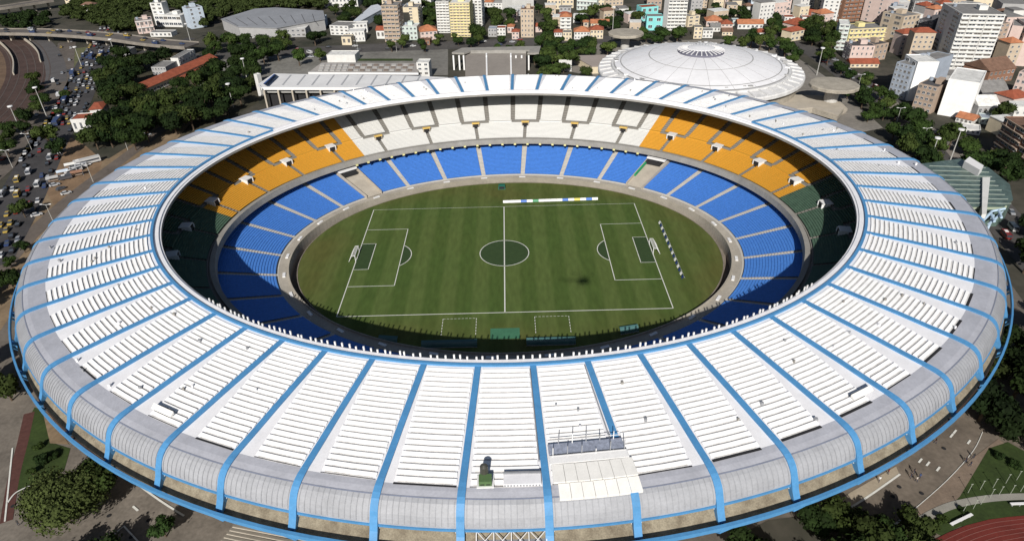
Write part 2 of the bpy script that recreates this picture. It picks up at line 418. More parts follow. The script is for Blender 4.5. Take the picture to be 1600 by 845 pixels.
# floodlights along the near half of the inner edge
fl = MB().mat(STEEL)
fl.box(-.12, .12, -.12, .12, 0, .8); fl.box(-.27, .27, -.16, .16, .5, 1.75); fl.mat(GSTEEL); fl.box(-.22, .22, .16, .2, .7, 1.6)
flo = None; rng = random.Random(3)
for i in range(96):
    d = -133+86*i/95+rng.uniform(-.28, .28); ph = rad(d); P = EP(AI-2.3, BI-2.3, ph, 29.55)
    if flo is None: flo = fl.build('floodlight'); o = flo
    else: o = flo.copy(); col.objects.link(o)
    o.parent = ST; o.location = (P.x-CX, P.y-CY, P.z); o.rotation_euler = (0, 0, atan2(sin(ph)/BI, cos(ph)/AI)+pi/2); o.scale = (.75, .75, rng.uniform(.55, .85))
# outer edge: stained concrete band, walkway, low blue ring beam, wall, struts
def ra(off, z): a_, b_ = RA(off); return (a_, b_, z)
PA(annulus('concrete_band', [ra(6.0, 23.6), ra(5.4, 22.6), ra(1.65, 19.9), ra(1.9, 19.2), ra(8, 19.2)], CONCD))
PA(annulus('ring_walkway', [ra(8, 18.9), ra(1.5, 18.9), ra(1.5, 18.6), ra(8, 18.6)], M('rust_brown', (.05, .033, .028), .9)))
PA(annulus('outer_ring_beam', [ra(.35, 20.9), ra(-.45, 20.9), ra(-.45, 21.9), ra(.35, 21.9)], BLUE, close=True))
PA(annulus('outer_wall', [ra(8, 26.3), ra(8, 17.8), ra(17, 15.0), ra(17, 0)], BEIGE))
PA(annulus('outer_gallery', [ra(17.2, 9.0), ra(14.5, 9.0), ra(14.5, 9.9), ra(14.3, 9.9), ra(14.3, 8.4), ra(17.2, 8.4)], BEIGE))
for k in range(60):
    ph = WP(k); b = MB().mat(BLUE)
    b.bar(RP(.2, ph, 20.8), RP(4.4, ph, 18.3), 1.0, .8)
    for s_ in (-1, 1): b.bar(RP(.2, ph+s_*rad(.8), 20.7), RP(1.6, ph, 17.8), .4, .4)
    PA(b.build('ring_strut'))
    c = MB().mat(BEIGE); c.bar(RP(15.8, ph, 0), RP(15.8, ph, 15.2), 1.3, 1.6, upv=tuple(RP(10, ph, 0)-RP(5, ph, 0))); PA(c.build('pillar'))

# ---- stands
UF = (104.3, 83.4, 11.0); UB = (146.0, 127.0, 25.0)
LF = (84.4, 64.4, 1.7); LB = (110.5, 90.5, 7.9)
def lerp3(A, B, t): return tuple(A[i]+(B[i]-A[i])*t for i in range(3))
def steps(b, A, B, t0, t1, n, p0, p1, dz=0., nph=3):
    """staircase between t0 and t1 of the slope A-B"""
    for i in range(n):
        ta, tb = t0+(t1-t0)*i/n, t0+(t1-t0)*(i+1)/n
        a = lerp3(A, B, ta); c = lerp3(A, B, tb)
        for j in range(nph):
            u, v = p0+(p1-p0)*j/nph, p0+(p1-p0)*(j+1)/nph
            b.quad(EP(a[0], a[1], u, a[2]+dz), EP(a[0], a[1], v, a[2]+dz), EP(a[0], a[1], v, c[2]+dz), EP(a[0], a[1], u, c[2]+dz))
            b.quad(EP(a[0], a[1], u, c[2]+dz), EP(a[0], a[1], v, c[2]+dz), EP(c[0], c[1], v, c[2]+dz), EP(c[0], c[1], u, c[2]+dz))
# concrete carriers
b = MB().mat(TREADW); steps(b, UF, UB, 0, 1, 34, 0, 2*pi, -.45, 180); PA(b.build('upper_stand'))
b = MB().mat(M('pale_aisle', (.47, .45, .41), .9, 0, .08, .3)); steps(b, LF, LB, 0, 1, 26, 0, 2*pi, -.30, 180); PA(b.build('lower_stand'))
PA(annulus('stand_back_wall', [(146, 127, 24.9), (146, 127, 27.6)], CONCG))
PA(annulus('upper_parapet', [(104.8, 83.9, 11.5), (104.8, 83.9, 12.2), (103.2, 82.3, 12.2), (102.9, 82.0, 9.9), (112, 91, 9.6)], CONCG))
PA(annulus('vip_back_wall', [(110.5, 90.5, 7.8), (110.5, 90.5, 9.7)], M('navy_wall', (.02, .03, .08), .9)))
PA(annulus('stand_soffit', [(103, 82, 10.3), (111, 90, 9.6), (143, 124, 22.5)], CONCG))
PA(annulus('front_terrace', [(84.5, 64.5, 1.75), (84.4, 64.4, 1.7), (81.2, 61.2, 1.6), (81.1, 61.1, 2.3), (80.85, 60.85, 2.3), (80.8, 62.6, -3.1)], M('terrace_concrete', (.36, .33, .28), .9, 0, .15, .15)))
PA(annulus('moat', [(81.4, 63.2, -3.0), (78.4, 60.6, -3.0), (78.4, 60.6, .1), (78.1, 60.3, .1), (78.1, 60.3, -.1)], M('moat_concrete', (.20, .17, .14), .95, 0, .3, .3)))

AIS = rad(.8)
def ucolor(d):
    d = d % 360
    if 55.6 <= d < 127.6: return SEATW
    if 127.6 <= d < 172.6 or 10.6 <= d < 55.6: return SEATY
    if 232 <= d < 308: return SEATW
    return SEATG
def ucuts(d0, d1):
    cuts = [c for c in (10.6, 55.6, 127.6, 172.6, 232, 308) for c in (c, c+360) if d0+.01 < c < d1-.01]
    e = [d0]+sorted(cuts)+[d1]
    return list(zip(e, e[1:]))
TV = .30
for k in range(60):
    d0 = RIB0+6*k; vom = (k % 2 == 0)
    if vom: t_lo = TV+.035
    else: t_lo = .02
    for s0, s1 in ucuts(d0, d0+6):
        b = MB().mat(ucolor((s0+s1)/2))
        a0 = rad(s0)+(AIS*.62 if s0 == d0 else 0); a1 = rad(s1)-(AIS*.62 if s1 == d0+6 else 0)
        steps(b, UF, UB, TV+.035, .985, 32, a0, a1, .22, 2)
        PA(b.build('upper_seat_block'))
# lower part of the upper tier: blocks between the aisles that drop from each vomitory
for j in range(30):
    d0 = 85.6+12*j
    for s0, s1 in ucuts(d0, d0+12):
        b = MB().mat(ucolor((s0+s1)/2))
        a0 = rad(s0)+(AIS*.5 if s0 == d0 else 0); a1 = rad(s1)-(AIS*.5 if s1 == d0+12 else 0)
        steps(b, UF, UB, .04, TV-.005, 13, a0, a1, .22, 4)
        # piece that joins the plain bay to the seats above
        m0, m1 = max(a0, rad(d0+3.3)), min(a1, rad(d0+8.7))
        if m1 > m0: steps(b, UF, UB, TV-.005, TV+.035, 1, m0, m1, .22, 2)
        PA(b.build('front_seat_block'))
    # vomitory with mouth toward the pitch
    ph = rad(d0); c = lerp3(UF, UB, TV-.075); P = EP(c[0], c[1], ph, c[2]); nrm = Vector((-cos(ph)/c[0], -sin(ph)/c[1], 0)).normalized(); tg = Vector((-nrm.y, nrm.x, 0))
    white = ucolor(d0) is SEATW
    def vb(bb, s0, s1, n0, n1, z0, z1):
        q = lambda s_, n_, z: P+tg*s_-nrm*n_+Vector((0, 0, z)); bb.hexa([q(s0, n0, z0), q(s1, n0, z0), q(s1, n1, z0), q(s0, n1, z0)], [q(s0, n0, z1), q(s1, n0, z1), q(s1, n1, z1), q(s0, n1, z1)])
    b = MB().mat(STEEL if not white else BEIGE)
    vb(b, -1.7, -1.35, 0, 3.2, -.3, 2.0); vb(b, 1.35, 1.7, 0, 3.2, -.3, 2.0); vb(b, -1.36, 1.36, 3.1, 3.25, -.3, 2.0)
    if not white: vb(b, -1.9, 1.9, .4, 4.2, 2.0, 2.3)
    v = PA(b.build('vomitory'))
    b = MB().mat(DARK); vb(b, -1.33, 1.33, .25, 3.1, -.2, 1.9); b.build('opening', v)
    if white:
        b = MB().mat(M('yellow_lintel', (.62, .42, .12), .7)); vb(b, -1.8, 1.8, -.1, 1.2, 2.0, 2.5); b.build('lintel', v)
# blue lower tier
GATES = {133.6, 49.6}
gl = [85.6+12*j for j in range(30)]
for j in range(30):
    d0, d1 = gl[j], gl[j]+12
    e0 = rad(3.0) if any(abs((d0-g_+180) % 360-180) < .1 for g_ in GATES) else AIS*.8
    e1 = rad(3.0) if any(abs((d1-g_+180) % 360-180) < .1 for g_ in GATES) else AIS*.8
    b = MB().mat(SEATB); steps(b, LF, LB, .035, .99, 26, rad(d0)+e0, rad(d1)-e1, .25, 6)
    PA(b.build('lower_seat_block'))
for gdeg in sorted(GATES):      # two vehicle gates cut in the lower tier
    ph = rad(gdeg); b = MB().mat(BEIGE)
    def q(dd, t, z): c = lerp3(LF, LB, t); return EP(c[0], c[1], ph+rad(dd), z)
    W2 = 2.7
    b.quad(q(-W2, 0, 2.05), q(W2, 0, 2.05), q(W2, .95, 8.15), q(-W2, .95, 8.15))
    gt = PA(b.build('gate_ramp'))
    b = MB().mat(BEIGE)
    for s_ in (-1, 1): b.hexa([q(s_*W2-.12, 0, 1.5), q(s_*W2+.12, 0, 1.5), q(s_*W2+.12, .95, 7.5), q(s_*W2-.12, .95, 7.5)], [q(s_*W2-.12, 0, 3.2), q(s_*W2+.12, 0, 3.2), q(s_*W2+.12, .95, 9.2), q(s_*W2-.12, .95, 9.2)])
    b.build('side_wall', gt)
    b = MB().mat(DARK); b.hexa([q(-W2+.9, .62, 6.3), q(W2-.2, .62, 6.3), q(W2-.2, .74, 7.0), q(-W2+.9, .74, 7.0)], [q(-W2+.9, .62, 7.4), q(W2-.2, .62, 7.4), q(W2-.2, .74, 7.9), q(-W2+.9, .74, 7.9)]); b.build('tunnel_mouth', gt)
    b = MB().mat(STEEL); b.hexa([q(-W2+.3, .70, 8.0), q(W2, .70, 8.0), q(W2, .9, 8.6), q(-W2+.3, .9, 8.6)], [q(-W2+.3, .70, 8.7), q(W2, .70, 8.7), q(W2, .9, 9.2), q(-W2+.3, .9, 9.2)]); b.build('canopy', gt)
    if gdeg < 90:
        b = MB().mat(M('green_paint', (.02, .25, .10), .6)); b.hexa([q(W2-.6, .25, 3.9), q(W2-.15, .25, 3.9), q(W2-.15, .8, 7.4), q(W2-.6, .8, 7.4)], [q(W2-.6, .25, 4.8), q(W2-.15, .25, 4.8), q(W2-.15, .8, 8.3), q(W2-.6, .8, 8.3)]); b.build('green_banner', gt)
# lamps under the parapet
lm = MB().mat(M('pale_yellow', (.7, .65, .3), .5)); lm.box(-.5, .5, -.25, .25, -.35, .35); lo = None
for i in range(24):
    ph = rad(55+76*i/23); P = EP(102.5, 81.6, ph, 9.9)
    if lo is None: lo = lm.build('parapet_lamp'); o = lo
    else: o = lo.copy(); col.objects.link(o)
    o.parent = ST; o.location = (P.x-CX, P.y-CY, P.z); o.rotation_euler = (0, 0, ph+pi/2)
# white hatches on the terrace in front of each aisle
hm = MB().mat(STEEL); hm.box(-1.4, 1.4, -.5, .5, 0, .35); ho = None
for j in range(30):
    ph = rad(85.6+12*j); P = EP(82.6, 62.6, ph, 1.65)
    if ho is None: ho = hm.build('hatch'); o = ho
    else: o = ho.copy(); col.objects.link(o)
    o.parent = ST; o.location = (P.x-CX, P.y-CY, P.z); o.rotation_euler = (0, 0, ph+pi/2)
#@@REST
# ------------------------------------------------------------------ things on the pitch
def goal(x, s, label):
    g = empty('football_goal', (x, 0, 0), 0, label, 'goal', 'the two goals')
    b = MB().mat(STEEL)
    for y in (-3.66, 3.66): b.tube((0, y, 0), (0, y, 2.5), .12)
    b.tube((0, -3.7, 2.5), (0, 3.7, 2.5), .12)
    for y in (-3.66, 3.66): b.tube((0, y, 2.5), (s*1.2, y, 2.4), .06); b.tube((s*1.2, y, 2.4), (s*2.6, y, 0), .06)
    b.build('frame', g)
    n = MB().mat(M('net', (.7, .7, .7), .8))
    for i in range(15):
        y = -3.66+7.32*i/14; n.bar((s*1.2, y, 2.35), (s*2.6, y, .05), .06); n.bar((0, y, 2.45), (s*1.2, y, 2.35), .06)
    for i in range(6):
        t = i/5; n.bar((s*(1.2+1.4*t), -3.66, 2.35*(1-t)+.05), (s*(1.2+1.4*t), 3.66, 2.35*(1-t)+.05), .06)
    n.build('net', g)
goal(-55, -1, 'white goal with net at the left end of the pitch')
goal(55, 1, 'white goal with net at the right end of the pitch')
cols = {'white': (.75, .75, .75), 'blue': (.05, .15, .5), 'yellow': (.6, .5, .1), 'green': (.05, .25, .12), 'navy': (.02, .04, .15)}
def board(P, rz, L, cname, label, grp):
    g = empty('advertising_board', P, rz, label, 'advertising board', grp)
    b = MB().mat(M('board_'+cname, cols[cname], .5)); b.hexa([(-L/2, -.25, .05), (L/2, -.25, .05), (L/2, -.12, .05), (-L/2, -.12, .05)], [(-L/2, .25, .95), (L/2, .25, .95), (L/2, .35, .95), (-L/2, .35, .95)]); b.build('panel', g)
    b = MB().mat(GSTEEL)
    for x in (-L/2+.3, L/2-.3): b.bar((x, .3, .9), (x, 1.0, 0), .08)
    b.build('stand', g)
seqf = ['white', 'white', 'white', 'blue', 'white', 'green', 'white', 'white', 'white', 'white', 'blue', 'white', 'yellow', 'white', 'blue', 'white']
for i, c in enumerate(seqf):
    t = (i+.5)/16; board((-.4+40.6*t, 41.1+.7*t, 0), rad(1), 2.48, c, {'white': 'white board lying in the long row beyond the far touchline', 'blue': 'blue board in the long row beyond the far touchline', 'green': 'the one green board in the row beyond the far touchline', 'yellow': 'yellow board in the long row beyond the far touchline'}[c], 'boards along the far touchline')
for i in range(18):
    y = 20.7-41.7*(i+.5)/18; c = 'white' if i % 2 == 0 else 'navy'
    board((62.0, y, 0), rad(-88), 1.25, c, c+' short board in the broken row behind the right goal', 'boards behind the right goal')
def dugout(P, rz, L, label, colr):
    g = empty('team_bench', P, rz, label, 'bench', 'team shelters at the near touchline')
    b = MB().mat(colr); n = 8
    for i in range(n):
        a0, a1 = pi*.5*i/n+.1, pi*.5*(i+1)/n+.1
        b.quad((-L/2, -1.6*sin(a0)+.6, .3+1.7*cos(a0)), (L/2, -1.6*sin(a0)+.6, .3+1.7*cos(a0)), (L/2, -1.6*sin(a1)+.6, .3+1.7*cos(a1)), (-L/2, -1.6*sin(a1)+.6, .3+1.7*cos(a1)))
    b.build('shelter', g)
    b = MB().mat(GSTEEL); b.box(-L/2+.2, L/2-.2, -.6, -.2, .35, .5); b.box(-L/2, L/2, -1.1, -.9, 0, .25); b.build('seat', g)
TEAL = M('teal_plastic', (.06, .14, .14), .4)
dugout((-17, -53.8, 0), 0, 17, 'long teal roofed team bench in shadow left of the green mat', TEAL)
dugout((14, -53.8, 0), 0, 15, 'long teal roofed team bench in shadow right of the green mat', TEAL)
dugout((-36, -51.0, 0), rad(-8), 6, 'short teal shelter in shadow at the far left of the benches', TEAL)
dugout((38.5, -49, 0), rad(12), 6, 'short teal shelter in shadow at the far right of the benches', TEAL)
b = MB().mat(M('green_mat', (.045, .15, .085), .9)); b.box(-4.6, 4.6, -51.2, -45.9, .03, .09); tag(b.build('green_mat', loc=(0, -48, 0)), 'bright green mat at the near touchline by the tunnel', 'mat')
g = empty('green_cabin', (-.9, 55, 0), 0, 'small dark green cabin on the grass beyond the far touchline', 'cabin')
b = MB().mat(M('green_plastic', (.01, .10, .07), .6)); b.hexa([(-1.6, -1, 0), (1.6, -1, 0), (1.6, 1, 0), (-1.6, 1, 0)], [(-1.4, -.7, 1.7), (1.4, -.7, 1.7), (1.4, .9, 1.9), (-1.4, .9, 1.9)]); b.build('body', g)
b = MB().mat(DARK); b.box(-1.2, 1.2, -.98, -.86, .2, 1.4); b.build('opening', g)

# ------------------------------------------------------------------ equipment on the roof
def RPt(off, deg, dz=0): return RP(off, rad(deg), RZ(off)+dz)
def patch(b, o0, o1, d0, d1, za, zb):
    b.hexa([RPt(o0, d0, za), RPt(o1, d0, za), RPt(o1, d1, za), RPt(o0, d1, za)], [RPt(o0, d0, zb), RPt(o1, d0, zb), RPt(o1, d1, zb), RPt(o0, d1, zb)])
# bay from -87.4 to -81.4 : work platform and tarpaulins
P0 = RP(16, rad(-84.4), RZ(16))
g = empty('roof_work_platform', P0, 0, 'steel work platform with posts and a blue grey mesh above the white covers', 'work platform')
b = MB().mat(M('platform_mesh', (.27, .30, .38), .7, .1, .3, 1.5)); 
def rel(v): return tuple(Vector(v)-P0)
def rhex(b, bot, top): b.hexa([rel(v) for v in bot], [rel(v) for v in top])
rhex(b, [RPt(17.5, -87.3, .9), RPt(15.2, -87.3, .9), RPt(15.2, -81.3, .9), RPt(17.5, -81.3, .9)], [RPt(17.5, -87.3, 1.1), RPt(15.2, -87.3, 1.1), RPt(15.2, -81.3, 1.1), RPt(17.5, -81.3, 1.1)]); b.build('mesh_deck', g)
b = MB().mat(STEEL)
rhex(b, [RPt(15.0, -87.3, .6), RPt(13.2, -87.3, .6), RPt(13.2, -81.2, .6), RPt(15.0, -81.2, .6)], [RPt(15.0, -87.3, .9), RPt(13.2, -87.3, .9), RPt(13.2, -81.2, .9), RPt(15.0, -81.2, .9)]); b.build('white_deck', g)
rng = random.Random(5)
for i in range(11):
    d = -87+5.6*i/10; o_ = 14.9+2.6*(i % 2)
    b = MB().mat(GSTEEL if i % 3 else STEEL); q0 = RPt(o_, d, .4); h_ = rng.uniform(1.6, 3.4); b.bar(rel(q0), rel(q0+Vector((0, 0, h_))), .16)
    b.build('post', g)
for o_, z in ((14.0, 1.9), (17.6, 1.9)):
    b = MB().mat(STEEL); b.bar(rel(RPt(o_, -87.2, z)), rel(RPt(o_, -81.4, z)), .10); b.build('rail', g)
P1 = RP(9, rad(-84.4), RZ(9))
TARP = M('white_tarpaulin', (.74, .73, .70), .6, 0, .06, .5)
for nm, o0, o1, d0, d1, za, zb, lb_ in (('roof_cover', 13.1, 9.3, -87.2, -81.0, .5, .8, 'upper white sheet cover over the roof bay below the work platform'), ('roof_cover', 9.1, 6.4, -86.9, -81.0, .28, .62, 'lower white sheet cover ending at the grey curved roof edge')):
    b = MB().mat(TARP); n = 7
    for i in range(n):
        a, c = d0+(d1-d0)*i/n, d0+(d1-d0)*(i+1)/n
        patch(b, o0, o1, a, c-.03, za-.2, zb+.05*(i % 2))
    tag(b.build(nm, loc=tuple(P1)), lb_, 'roof cover', 'white covers on the roof')
# cables beside the bay
for dd, lab in ((-88.1, 'thin grey cable tray running up the roof left of the work platform'), (-82.2, 'dark cable tray running up the roof right of the work platform')):
    b = MB().mat(GSTEEL)
    for i in range(12):
        o0 = 38-2.0*i; b.bar(RPt(o0, dd, .75), RPt(o0-2.0, dd, .75), .22, .14)
    tag(b.build('cable_tray', loc=tuple(RPt(26, dd))), lab, 'cable tray')
# green tank
Pg = RPt(10.2, -92.1, .3)
g = empty('roof_generator', Pg, 0, 'small green unit with a dark cylinder on a white pallet on the roof', 'generator')
b = MB().mat(STEEL); b.box(-1.6, 1.6, -1.5, 1.4, 0, .25); b.build('pallet', g)
b = MB().mat(M('unit_green', (.085, .15, .06), .6)); b.box(-1.2, 1.2, -1.2, .6, .25, 1.5); b.build('body', g)
b = MB().mat(DARK)
for x in (-.55, .55): b.box(x-.4, x+.4, -1.24, -1.2, .5, .75)
b.build('vent', g)
b = MB().mat(M('dark_drum', (.06, .06, .05), .5)); b.tube((-.2, 1.1, .2), (-.2, 1.1, 3.0), .85, .75, 14); b.tube((-.2, 1.1, 3.0), (-.2, 1.1, 3.4), .75, .2, 14); b.build('drum', g)
Pw = RPt(10.2, -89.4, .3)
g = empty('low_roof_platform', Pw, 0, 'low white platform with a slotted front beside the green unit', 'platform')
b = MB().mat(WHITE); b.box(-3.6, 3.4, -1.2, 1.1, 0, .7); b.build('deck', g)
b = MB().mat(GSTEEL)
for i in range(12): b.box(-3.5+.58*i, -3.5+.58*i+.35, -1.24, -1.2, .1, .5)
b.build('slots', g)
b = MB().mat(GSTEEL); b.box(-3.6, 3.4, 1.15, 1.6, .4, .9); b.build('rear_screen', g)
Pt = RP(2.6, rad(-90.3), 22.6)
g = empty('truss_panel', Pt, 0, 'white steel truss panel hung at the roof edge over the concrete band', 'truss')
b = MB().mat(GSTEEL); b.box(-6.5, 6.5, -1.6, 1.4, -1.6, -1.5); b.build('mesh', g)
b = MB().mat(STEEL)
for x in (-6.4, -3.2, 0, 3.2, 6.4): b.bar((x, -1.6, -1.3), (x, 1.5, .2), .14)
for y, z in ((-1.6, -1.3), (1.4, .2)): b.bar((-6.5, y, z), (6.5, y, z), .14)
for i in range(4):
    x = -6.4+3.2*i; b.bar((x, -1.6, -1.3), (x+3.2, 1.4, .2), .1); b.bar((x+3.2, -1.6, -1.3), (x, 1.4, .2), .1)
b.build('lattice', g)
# tent-like bundles lying on two outer bays
for dg, lb_ in ((-120.7, 'loose white panel with a blue grey shadow side on a left roof bay'), (-59.4, 'loose white panel with a blue grey shadow side on a right roof bay')):
    Pp = RPt(12.5, dg, .7); b = MB().mat(TARP); b.hexa([(-3.0, -.5, 0), (3.0, -.5, .0), (3.0, .5, 0), (-3.0, .5, 0)], [(-3.0, -.4, .1), (3.0, -.4, .1), (3.0, .5, .75), (-3.0, .5, .75)])
    o = b.build('loose_roof_panel'); o.location = Pp; tv = RP(12, rad(dg)+.01, 0)-RP(12, rad(dg)-.01, 0); o.rotation_euler = (0, 0, atan2(tv.y, tv.x)); tag(o, lb_, 'roof panel')

# ------------------------------------------------------------------ roads and paving round the stadium
APR = M('apron_paving', (.135, .118, .10), .95, 0, .25, .08)
annulus('apron', [(136, 117, .03), (172, 156, .03)], APR)['kind'] = 'structure'
for o in bpy.data.objects:
    if o.name == 'apron':
        bm = bmesh.new(); bm.from_mesh(o.data)
        for f in bm.faces:
            if f.normal.z < 0: f.normal_flip()
        bm.to_mesh(o.data); bm.free()
psheet('dry_verge', [(300, 190), (262, 180), (225, 214), (170, 248), (110, 240), (60, 270), (48, 330), (20, 400), (-30, 470), (-30, 560), (60, 430), (150, 330), (240, 260)], .05, SOIL)
psheet('dirt_yard', [(130, 225), (100, 210), (75, 250), (72, 300), (90, 330), (150, 290), (160, 250)], .07, M('dirt', (.19, .125, .075), .95, 0, .3, .1))
ribbon('service_road', ppath([(300, 168), (262, 196), (190, 250), (120, 302), (60, 356), (0, 422), (-40, 480)]), 7, .09, M('old_asphalt', (.12, .10, .085), .95, 0, .2, .1))
ribbon('avenue', ppath([(176, 40), (162, 66), (142, 100), (129, 130), (108, 175), (80, 215), (52, 270), (22, 330), (-30, 420)]), 20, .10, ASPHD)
ribbon('left_carriageway', ppath([(105, 66), (101, 90), (98, 115), (82, 152), (60, 195), (25, 240), (-30, 290)]), 13, .10, ASPH)
ribbon('right_slip_road', ppath([(300, 60), (240, 78), (180, 88), (150, 110)]), 9, .08, ASPHD)
ribbon('ramp_road', ppath([(30, 52), (62, 64), (80, 85), (88, 112), (86, 130)]), 13, .12, M('ramp_grey', (.09, .085, .085), .9, 0, .15, .1))
ribbon('median', ppath([(128, 75), (122, 105), (108, 135), (88, 175), (55, 215), (15, 262)]), 9, .06, M('median_soil', (.16, .13, .08), .95, 0, .3, .1, c2=(.06, .09, .03)))
BAL = M('rail_ballast', (.062, .038, .032), .95, 0, .3, .1)
ribbon('railway_bed', ppath([(5, 58), (36, 76), (48, 105), (42, 135), (20, 170), (-20, 205)]), 30, .08, BAL)
psheet('rail_yard', [(-30, 70), (5, 76), (22, 92), (22, 110), (8, 135), (-30, 160)], .06, M('yard_soil', (.13, .085, .055), .95, 0, .3, .1))
for k, dx in enumerate((-12, -7, -2, 3, 8, 12)):
    pts = ppath([(5, 58), (36, 76), (48, 105), (42, 135), (20, 170), (-20, 205)]); L = []
    for i, p in enumerate(pts):
        d = Vector(pts[min(i+1, len(pts)-1)])-Vector(pts[max(i-1, 0)]); d.normalize(); L.append(Vector((p[0]-d.y*dx, p[1]+d.x*dx, 0)))
    ribbon('railway_track', L, .7, .14+.002*k, M('rail_steel', (.105, .08, .068), .6, .2, .2, .5))
# retaining wall of the railway curve
def wallpath(name, pts, wd, z0, z1, m, label, cat):
    b = MB().mat(m)
    for i in range(len(pts)-1):
        p, q_ = Vector(pts[i]), Vector(pts[i+1]); d = (q_-p); d.z = 0; d.normalize(); nn = Vector((-d.y, d.x, 0))*wd/2
        f = lambda v, z: (v.x, v.y, z)
        b.hexa([f(p-nn, z0), f(q_-nn, z0), f(q_+nn, z0), f(p+nn, z0)], [f(p-nn, z1), f(q_-nn, z1), f(q_+nn, z1), f(p+nn, z1)])
    o = b.build(name, loc=tuple(pts[0])); return tag(o, label, cat)
wallpath('retaining_wall', ppath([(34, 60), (50, 72), (60, 84), (64, 98)], 0, 5), .8, 0, 2.2, BEIGE, 'pale curved wall between the railway and the ramp road', 'wall')
wallpath('retaining_wall', ppath([(0, 68), (14, 82), (22, 98), (22, 118)], 0, 5), .8, 0, 2.2, BEIGE, 'pale curved wall on the left side of the railway', 'wall')
# overpasses
def overpass(px, z, wd, label, n=8):
    pts = ppath(px, z, n); g = empty('overpass', tuple(pts[0]), 0, label, 'overpass'); o0 = Vector(pts[0])
    OVC = M('overpass_concrete', (.21, .19, .165), .9, 0, .2, .2); D = MB().mat(M('deck_asphalt', (.105, .095, .088), .9, 0, .15, .1)); L = []
    for i, p in enumerate(pts):
        d = Vector(pts[min(i+1, len(pts)-1)])-Vector(pts[max(i-1, 0)]); d.z = 0; d.normalize(); nn = Vector((-d.y, d.x, 0)); L.append((Vector(p)-o0, nn))
    for (p, a), (q_, c) in zip(L, L[1:]):
        h = wd/2; dz = Vector((0, 0, -1.3))
        D.hexa([p-a*h+dz, q_-c*h+dz, q_+c*h+dz, p+a*h+dz], [p-a*h, q_-c*h, q_+c*h, p+a*h])
    D.build('deck', g)
    for s in (-1, 1):
        R_ = MB().mat(OVC)
        for (p, a), (q_, c) in zip(L, L[1:]):
            h0, h1 = s*(wd/2+.02), s*(wd/2+.4); u = Vector((0, 0, .9)); dn = Vector((0, 0, -1.4))
            R_.hexa([p+a*h0+dn, q_+c*h0+dn, q_+c*h1+dn, p+a*h1+dn], [p+a*h0+u, q_+c*h0+u, q_+c*h1+u, p+a*h1+u])
        R_.build('parapet', g)
    for i in range(2, len(L)-1, 4):
        p, a = L[i]; b = MB().mat(CONC); b.bar(p+Vector((0, 0, -1.3)), p+Vector((0, 0, -z)), 1.2, 4, upv=tuple(a)); b.build('pier', g)
    return pts
OV1 = overpass([(-60, 49), (0, 49.5), (60, 50), (120, 53), (180, 58), (240, 66), (300, 71)], 7, 15, 'long grey road overpass crossing the jammed avenue at upper left')
overpass([(-60, 17), (0, 12), (40, 6), (80, 0)], 8, 13, 'smaller grey overpass in the top left corner beyond the trees')

RD = M('city_asphalt', (.070, .066, .064), .95, 0, .25, .05)
ribbon('plaza_road', ppath([(300, 90), (400, 84), (480, 80), (560, 76), (680, 72), (820, 66), (960, 62)]), 24, .07, RD)
ribbon('city_street', ppath([(1215, 60), (1268, 80), (1330, 122), (1390, 165), (1450, 215), (1520, 290), (1600, 380), (1660, 450)]), 17, .08, RD)
ribbon('side_street', ppath([(1380, 150), (1420, 185), (1480, 225), (1560, 320)]), 8, .12, M('pavement', (.20, .18, .16), .9, 0, .2, .1))
psheet('swim_plaza', [(330, 95), (470, 84), (700, 74), (700, 118), (480, 118), (300, 150)], .05, M('plaza_paving', (.17, .165, .15), .95, 0, .3, .05))
psheet('plaza_lawn', [(556, 92), (556, 95.5), (645, 95.5), (645, 92)], .1, LAWN)
psheet('dome_plaza', [(880, 110), (930, 66), (1200, 60), (1290, 120), (1380, 200), (1330, 210), (1180, 170)], .05, M('dome_paving', (.20, .185, .165), .95, 0, .25, .05))
# lower left corner
psheet('corner_road', [(-60, 640), (55, 600), (120, 690), (430, 845), (430, 900), (-60, 900)], .05, M('corner_asphalt', (.16, .14, .118), .95, 0, .3, .12))
psheet('corner_lawn', [(54, 636), (66, 640), (78, 690), (110, 700), (100, 735), (50, 758), (24, 772), (26, 725), (38, 665)], .11, LAWN)
psheet('soil_strip', [(66, 640), (80, 650), (108, 694), (78, 692)], .13, SOIL)
ribbon('brick_path', ppath([(46, 645), (36, 690), (22, 745), (10, 815)]), 2.6, .12, M('brick_red', (.085, .036, .030), .9, 0, .2, 1))
ribbon('white_kerb', ppath([(50, 758), (25, 770), (12, 786)]), .35, .2, LINE); ribbon('white_kerb', ppath([(20, 700), (8, 815)], 0, 2), .35, .2, LINE)
ribbon('white_kerb', ppath([(206, 750), (250, 782), (288, 806)], 0, 3), .45, .2, LINE); ribbon('white_kerb', ppath([(140, 795), (160, 785)], 0, 3), .4, .2, LINE)
ribbon('white_kerb', ppath([(178, 835), (194, 822), (218, 848)], 0, 1), .35, .2, LINE)
ribbon('road_mark', ppath([(208, 791), (216, 798)], 0, 1), .5, .2, LINE)
